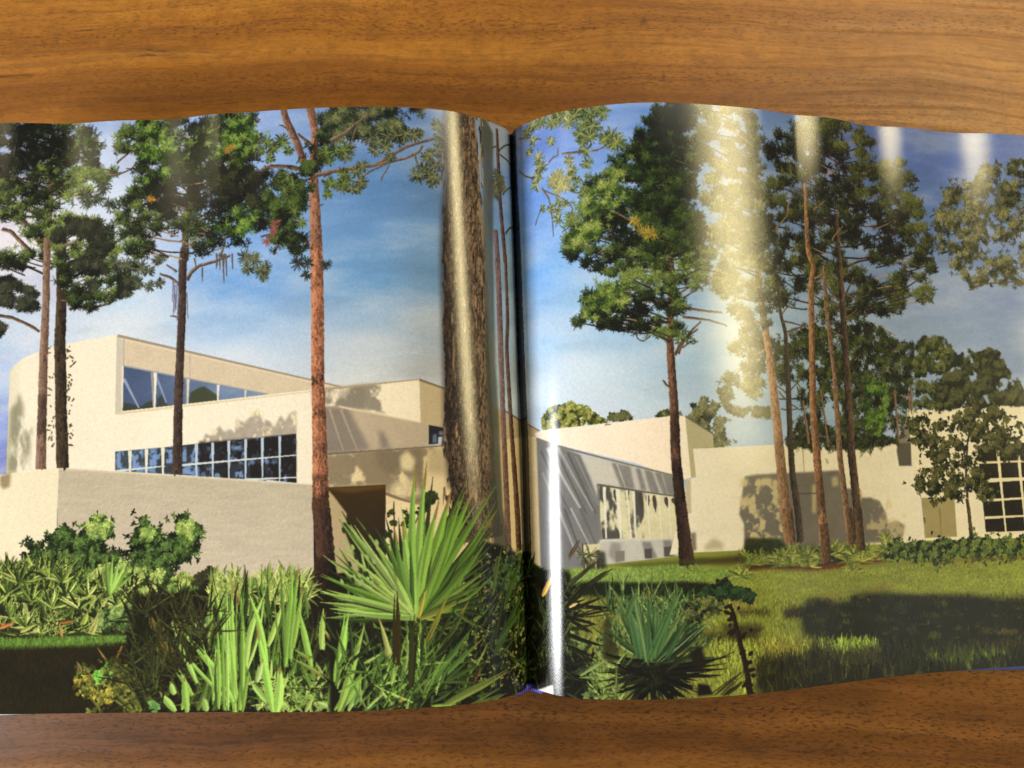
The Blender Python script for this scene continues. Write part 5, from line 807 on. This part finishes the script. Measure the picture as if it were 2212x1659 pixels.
# ------------------------------------------------------------------ materials
def mat(name):
    m = bpy.data.materials.new(name); m.use_nodes = True; nt = m.node_tree; b = nt.nodes['Principled BSDF']
    return m, nt, b, nt.links.new
def node(nt, t, **kw):
    n = nt.nodes.new(t)
    for k, v in kw.items():
        setattr(n, k, v)
    return n
def math_(nt, op, a, b=None, c=None):
    n = nt.nodes.new('ShaderNodeMath'); n.operation = op
    for i, v in enumerate((a, b, c)):
        if v is None: continue
        if isinstance(v, (int, float)): n.inputs[i].default_value = v
        else: nt.links.new(v, n.inputs[i])
    return n.outputs[0]
def noise(nt, vec, scale, detail=3, rough=.55):
    n = node(nt, 'ShaderNodeTexNoise'); n.inputs['Scale'].default_value = scale; n.inputs['Detail'].default_value = detail; n.inputs['Roughness'].default_value = rough
    nt.links.new(vec, n.inputs['Vector']); return n.outputs['Fac']
def scaled(nt, vec, s):
    n = node(nt, 'ShaderNodeVectorMath', operation='MULTIPLY'); nt.links.new(vec, n.inputs[0]); n.inputs[1].default_value = s; return n.outputs[0]
def ramp(nt, fac, stops):
    n = node(nt, 'ShaderNodeValToRGB'); e = n.color_ramp.elements
    while len(e) < len(stops): e.new(.5)
    for k, (p, c) in zip(e, stops): k.position = p; k.color = (*c, 1)
    nt.links.new(fac, n.inputs[0]); return n.outputs[0]
def mixc(nt, fac, a, b, mode='MIX'):
    n = node(nt, 'ShaderNodeMix', data_type='RGBA', blend_type=mode)
    for s, v in ((n.inputs[0], fac), (n.inputs[6], a), (n.inputs[7], b)):
        if isinstance(v, (int, float)): s.default_value = v
        elif isinstance(v, tuple): s.default_value = (*v, 1)
        else: nt.links.new(v, s)
    return n.outputs[2]

GAIN, GLOSS = .86, .225
pic = bpy.data.images.new('spread_print', CW, CH)
px = np.ones((CH, CW, 4), np.float32); px[..., :3] = img[::-1] / 255.
pic.pixels.foreach_set(px.ravel()); pic.update(); pic.pack(); del px

m_print, nt, b, link = mat('printed_coated_paper')
tex = node(nt, 'ShaderNodeTexImage', image=pic, extension='EXTEND', interpolation='Linear')
uvn = node(nt, 'ShaderNodeUVMap', uv_map='sheet'); link(uvn.outputs[0], tex.inputs[0])
g = node(nt, 'ShaderNodeVectorMath', operation='SCALE'); link(tex.outputs[0], g.inputs[0]); g.inputs['Scale'].default_value = GAIN
nt.nodes.remove(b); df = node(nt, 'ShaderNodeBsdfDiffuse'); gl = node(nt, 'ShaderNodeBsdfAnisotropic', distribution='BECKMANN'); mx = node(nt, 'ShaderNodeMixShader'); fr = node(nt, 'ShaderNodeFresnel')
gl.inputs['Roughness'].default_value = GLOSS; fr.inputs['IOR'].default_value = 1.64; link(g.outputs[0], df.inputs[0])
link(fr.outputs[0], mx.inputs[0]); link(df.outputs[0], mx.inputs[1]); link(gl.outputs[0], mx.inputs[2]); link(mx.outputs[0], nt.nodes['Material Output'].inputs[0])
tc = node(nt, 'ShaderNodeTexCoord')
n1 = noise(nt, scaled(nt, tc.outputs['Object'], (2600, 1200, 300)), 1, 3, .6)
bm = node(nt, 'ShaderNodeBump'); bm.inputs['Strength'].default_value = .5; bm.inputs['Distance'].default_value = .00004
link(n1, bm.inputs['Height']); link(bm.outputs[0], gl.inputs['Normal'])           # the coating is grainy, the ink under it is not

m_paper, nt, b, link = mat('white_paper'); b.inputs['Base Color'].default_value = (.74, .74, .72, 1); b.inputs['Roughness'].default_value = .6
m_block, nt, b, link = mat('page_edges'); tc = node(nt, 'ShaderNodeTexCoord')
n1 = noise(nt, scaled(nt, tc.outputs['Object'], (4, 4, 5200)), 1, 1); link(ramp(nt, n1, [(.3, (.36, .37, .38)), (.62, (.74, .75, .76))]), b.inputs['Base Color']); b.inputs['Roughness'].default_value = .7
m_cover, nt, b, link = mat('blue_cover_cloth'); tc = node(nt, 'ShaderNodeTexCoord')
n1 = noise(nt, scaled(nt, tc.outputs['Object'], (1800, 1800, 1800)), 1, 2); link(ramp(nt, n1, [(.3, (.035, .05, .15)), (.7, (.06, .08, .22))]), b.inputs['Base Color']); b.inputs['Roughness'].default_value = .6
m_band, nt, b, link = mat('headband_thread'); tc = node(nt, 'ShaderNodeTexCoord')
wv = node(nt, 'ShaderNodeTexWave'); wv.inputs['Scale'].default_value = 320; link(tc.outputs['Object'], wv.inputs[0]); link(ramp(nt, wv.outputs[1], [(.3, (.03, .03, .3)), (.7, (.10, .09, .55))]), b.inputs['Base Color']); b.inputs['Roughness'].default_value = .7

def wood(name, stops, spots, spot_lo, knot, shift):
    m, nt, b, link = mat(name); tc = node(nt, 'ShaderNodeTexCoord'); ad = node(nt, 'ShaderNodeVectorMath', operation='ADD'); link(tc.outputs['Object'], ad.inputs[0]); ad.inputs[1].default_value = (0, 0, shift); P = ad.outputs[0]
    sx = node(nt, 'ShaderNodeSeparateXYZ'); link(P, sx.inputs[0]); X_, Y_ = sx.outputs[0], sx.outputs[1]
    arch = math_(nt, 'MULTIPLY', math_(nt, 'POWER', math_(nt, 'ABSOLUTE', math_(nt, 'ADD', X_, .07)), 2), .125)
    w1 = noise(nt, scaled(nt, P, (5, 9, 40)), 1, 2); w2 = noise(nt, scaled(nt, P, (22, 60, 40)), 1, 2)
    V_ = math_(nt, 'ADD', math_(nt, 'ADD', Y_, arch), math_(nt, 'ADD', math_(nt, 'MULTIPLY', w1, .028), math_(nt, 'MULTIPLY', w2, .004)))
    cb = node(nt, 'ShaderNodeCombineXYZ'); link(X_, cb.inputs[0]); link(V_, cb.inputs[1]); cb.inputs[2].default_value = shift * 40; Q = cb.outputs[0]
    band = noise(nt, scaled(nt, Q, (1.1, 42, 1)), 1, 4, .6); fibre = noise(nt, scaled(nt, Q, (26, 900, 1)), 1, 3, .6); fine = noise(nt, scaled(nt, Q, (7, 240, 1)), 1, 3, .6); blot = noise(nt, scaled(nt, Q, (30, 70, 1)), 1, 4, .65)
    col = ramp(nt, band, stops)
    col = mixc(nt, math_(nt, 'MULTIPLY', ramp(nt, fine, [(.36, (1, 1, 1)), (.5, (0, 0, 0))]), .5), col, (.15, .052, .010))
    col = mixc(nt, math_(nt, 'MULTIPLY', ramp(nt, fibre, [(.3, (1, 1, 1)), (.6, (0, 0, 0))]), .22), col, (.18, .06, .012))
    col = mixc(nt, math_(nt, 'MULTIPLY', ramp(nt, blot, [(.35, (1, 1, 1)), (.62, (0, 0, 0))]), .3), col, (.24, .085, .016))
    spk = noise(nt, scaled(nt, Q, (270, 860, 1)), 1, 4, .72); clus = noise(nt, scaled(nt, Q, (1.6, 52, 1)), 1, 3, .6)
    pm = math_(nt, 'MULTIPLY', ramp(nt, spk, [(.39, (1, 1, 1)), (.49, (0, 0, 0))]), ramp(nt, clus, [(.36, (spot_lo,) * 3), (.60, (1, 1, 1))]))
    col = mixc(nt, math_(nt, 'MULTIPLY', pm, spots), col, (.030, .012, .004))
    blo2 = noise(nt, scaled(nt, Q, (90, 150, 1)), 1, 4, .7)
    col = mixc(nt, math_(nt, 'MULTIPLY', ramp(nt, blo2, [(.38, (1, 1, 1)), (.56, (0, 0, 0))]), .32), col, (.11, .040, .008))
    streak = noise(nt, scaled(nt, Q, (9, 130, 1)), 1, 4, .7); sb = noise(nt, scaled(nt, Q, (60, 260, 1)), 1, 3, .7)
    sm = math_(nt, 'MULTIPLY', ramp(nt, streak, [(.30, (1, 1, 1)), (.39, (0, 0, 0))]), ramp(nt, sb, [(.42, (0, 0, 0)), (.55, (1, 1, 1))]))
    col = mixc(nt, math_(nt, 'MULTIPLY', sm, .75), col, (.045, .019, .007))
    kn = node(nt, 'ShaderNodeVectorMath', operation='DISTANCE'); link(scaled(nt, P, (1, .8, 1)), kn.inputs[0]); kn.inputs[1].default_value = (.0775, .2225 * .8, 0)
    kf = ramp(nt, math_(nt, 'ADD', kn.outputs['Value'], math_(nt, 'MULTIPLY', noise(nt, scaled(nt, P, (300, 300, 1)), 1, 2), .003)), [(.0, (1, 1, 1)), (.0042, (0, 0, 0))])
    col = mixc(nt, math_(nt, 'MULTIPLY', kf, knot), col, (.03, .012, .006))
    link(col, b.inputs['Base Color']); b.inputs['Roughness'].default_value = .42; b.inputs['IOR'].default_value = 1.36
    link(ramp(nt, fine, [(.3, (.5, .5, .5)), (.7, (.36, .36, .36))]), b.inputs['Roughness'])
    bm = node(nt, 'ShaderNodeBump'); bm.inputs['Strength'].default_value = .12; bm.inputs['Distance'].default_value = .0003
    link(fibre, bm.inputs['Height']); link(bm.outputs[0], b.inputs['Normal'])
    return m
m_wood = wood('oiled_wood_light', [(.28, (.175, .062, .007)), (.45, (.28, .106, .012)), (.56, (.37, .150, .019)), (.74, (.46, .204, .030))], .60, .08, .85, 0)
m_wood2 = wood('oiled_wood_shaded', [(.28, (.050, .018, .003)), (.45, (.100, .038, .005)), (.56, (.170, .069, .010)), (.74, (.26, .112, .018))], .88, .55, 0, .37)  # darker tone stands in for shade, the heavier speckle is grain

# ------------------------------------------------------------------ meshes
def mesh(name, V, Fq, m, parent=None, normals=None, uv=None, smooth=False):
    me = bpy.data.meshes.new(name); V = np.asarray(V, np.float32); Fq = np.asarray(Fq, np.int32)
    me.vertices.add(len(V)); me.vertices.foreach_set('co', V.ravel())
    me.loops.add(Fq.size); me.loops.foreach_set('vertex_index', Fq.ravel())
    me.polygons.add(len(Fq)); me.polygons.foreach_set('loop_start', np.arange(len(Fq), dtype=np.int32) * Fq.shape[1])
    if uv is not None:
        l = me.uv_layers.new(name='sheet'); l.data.foreach_set('uv', uv[Fq.ravel()].astype(np.float32).ravel())
    me.materials.append(m); me.update(calc_edges=True); me.validate()
    if smooth or normals is not None: me.polygons.foreach_set('use_smooth', np.ones(len(Fq), bool))
    if normals is not None: me.normals_split_custom_set_from_vertices(normals.tolist())
    o = bpy.data.objects.new(name, me); scene.collection.objects.link(o); o.parent = parent
    return o
def empty(name, label, cat, loc):
    o = bpy.data.objects.new(name, None); o.empty_display_size = .05; o.location = loc; scene.collection.objects.link(o)
    o['label'] = label; o['category'] = cat; return o
def box(name, x0, x1, y0, y1, z0, z1, m, parent, r=.0008):
    import bmesh
    bmm = bmesh.new(); bmesh.ops.create_cube(bmm, size=1)
    for v in bmm.verts: v.co = ((x0 + x1) / 2 + v.co.x * (x1 - x0), (y0 + y1) / 2 + v.co.y * (y1 - y0), (z0 + z1) / 2 + v.co.z * (z1 - z0))
    bmesh.ops.bevel(bmm, geom=bmm.edges[:], offset=r, segments=2, profile=.5, affect='EDGES')
    me = bpy.data.meshes.new(name); bmm.to_mesh(me); bmm.free(); me.materials.append(m)
    o = bpy.data.objects.new(name, me); scene.collection.objects.link(o); o.parent = parent; return o

table = empty('wooden_table', 'warm brown wooden table top with dark open grain under the open book', 'table', (0, 0, 0))
box('table_half', -.62, .62, .0305, .46, -.03, 0, m_wood, table, .0012)['label'] = 'lighter striped part of the table top above the book'
box('table_half', -.62, .62, -.42, .0295, -.03, 0, m_wood2, table, .0012)['label'] = 'speckled part of the table top below the book, darkened in place of shade'  # top split under the book so this half can hold painted shade

book = empty('open_book', 'open hardback book showing a glossy double-page photograph of a cream building among pines', 'book', (0, 0, 0))
T_ = .0032                                    # cover board thickness
box('front_cover', XMIN - .004, -.026, Y0 - PH / 2 - .0058, Y0 + PH / 2 + .0015, .0004, T_, m_cover, book)
box('back_cover', .034, XMAX + .003, Y0 - PH / 2 - .0058, Y0 + PH / 2 + .0015, .0004, T_, m_cover, book)
box('spine', -.0255, .0335, Y0 - PH / 2 - .0058, Y0 + PH / 2 + .0015, .0006, T_ - .0004, m_cover, book)

# page blocks: solid stacks of leaves under each page
def block(name, xa, xb, flare=0.):
    X = np.linspace(xa, xb, 90); n = len(X); z = [surf(X, np.full(n, t), False)[:, 2] - .0034 for t in (0., 1.)]
    k = np.clip((-.19 - X) / .05, 0, 1) * flare
    y0, y1 = np.full(n, Y0 - PH / 2 + .0006) - k, np.full(n, Y0 + PH / 2 - .0008)
    V = np.concatenate([np.c_[X - SHEAR / 2, y0, z[0]], np.c_[X + SHEAR / 2, y1, z[1]], np.c_[X + SHEAR / 2, y1, np.full(n, T_ + .0002)], np.c_[X - SHEAR / 2, y0, np.full(n, T_ + .0002)]])
    q = []
    for i in range(n - 1):
        for a in range(4): c = (a + 1) % 4; q.append((a * n + i, a * n + i + 1, c * n + i + 1, c * n + i))
    q += [(0, n, 2 * n, 3 * n), (n - 1, 4 * n - 1, 3 * n - 1, 2 * n - 1)]
    return mesh(name, V, q, m_block, book)
block('page_block', XMIN + .001, GUT - .0012, .0022); block('page_block', GUT + .0012, XMAX - .001)

# headband: a short striped roll at the foot of the spine
th = np.linspace(0, 2 * np.pi, 13)[:-1]; hx = np.linspace(GUT - .0062, GUT + .0062, 14)
bx_ = np.interp(hx, xs, PB - CREASE); V = [(x - SHEAR / 2, Y0 - PH / 2 - .0006 + .0016 * math.cos(t), z - .0022 + .0018 * math.sin(t)) for x, z in zip(hx, bl(np.repeat(bx_[:, None], 2, 1), 2)[:, 0]) for t in th]
mesh('headband', V, [(i * 12 + j, i * 12 + (j + 1) % 12, (i + 1) * 12 + (j + 1) % 12, (i + 1) * 12 + j) for i in range(13) for j in range(12)], m_band, book, smooth=True)

# the two pages, and what is printed on them as inlaid pieces of the same sheet
CELL = 4
nl, nr = int(-U0 * PPM / CELL), int(U1 * PPM / CELL); NR = CH // CELL
uc = np.arange(-nl, nr + 1) * CELL / PPM; Xc = np.interp(uc, ARC, xs); tr = 1 - np.arange(NR + 1) / NR
GX, GT = np.meshgrid(Xc, tr); SURF = surf(GX, GT)
def normals_of(S):
    n = np.cross(np.gradient(S, axis=1), -np.gradient(S, axis=0)); return n / np.linalg.norm(n, axis=-1, keepdims=True)
for name, a, e in (('left_page', 0, nl), ('right_page', nl, nl + nr)):
    S = SURF[:, a:e + 1]; N = normals_of(S); nc = e - a
    rows = np.unique(np.linspace(0, NR, 88).astype(int)); U = S[rows] - N[rows] * .00012; D = U.copy(); D[..., 2] -= .0003
    h, w = U.shape[:2]; idx = np.arange(h * w).reshape(h, w); q = np.stack([idx[1:, :-1], idx[1:, 1:], idx[:-1, 1:], idx[:-1, :-1]], -1).reshape(-1, 4)
    rim = np.concatenate([idx[0], idx[1:, -1], idx[-1, -2::-1], idx[-2:0:-1, 0]]); r2 = np.roll(rim, -1); s_ = np.stack([rim, r2, r2 + h * w, rim + h * w], -1)
    page = mesh(name, np.concatenate([U.reshape(-1, 3), D.reshape(-1, 3)]), np.concatenate([q, q[:, ::-1] + h * w, s_]), m_paper, book)
    page['label'] = name.replace('_', ' ') + ' of the open book, glossy and curving down to the gutter'
    c0 = int((-U0 + uc[a]) * PPM + .5); blk = ids[:NR * CELL, max(0, c0):max(0, c0) + nc * CELL]
    if blk.shape[1] < nc * CELL: blk = np.pad(blk, ((0, 0), (0, nc * CELL - blk.shape[1])), mode='edge')
    best = np.zeros((NR, nc), np.float32); own = np.zeros((NR, nc), int)
    for k in NAMES:
        f = (blk == k).reshape(NR, CELL, nc, CELL).mean((1, 3), dtype=np.float32)
        if not f.any(): continue
        f = bl(f, 1); g = f > best; best[g] = f[g]; own[g] = k
    gid = np.arange((NR + 1) * (nc + 1)).reshape(NR + 1, nc + 1)
    cols = np.arange(a, e + 1); uvg = np.stack(np.broadcast_arrays(((uc[cols] - U0) * PPM / CW)[None, :], tr[:, None]), -1).reshape(-1, 2)
    Sv, Nv = S.reshape(-1, 3), N.reshape(-1, 3)
    for k, (nm, lab) in NAMES.items():
        r, c = np.nonzero(own == k)
        if len(r) < 12: continue
        q = np.stack([gid[r + 1, c], gid[r + 1, c + 1], gid[r, c + 1], gid[r, c]], -1); used, inv = np.unique(q, return_inverse=True)
        o = mesh(nm, Sv[used], inv.reshape(-1, 4), m_print, page, Nv[used], uvg[used])
        if lab: o['label'] = lab
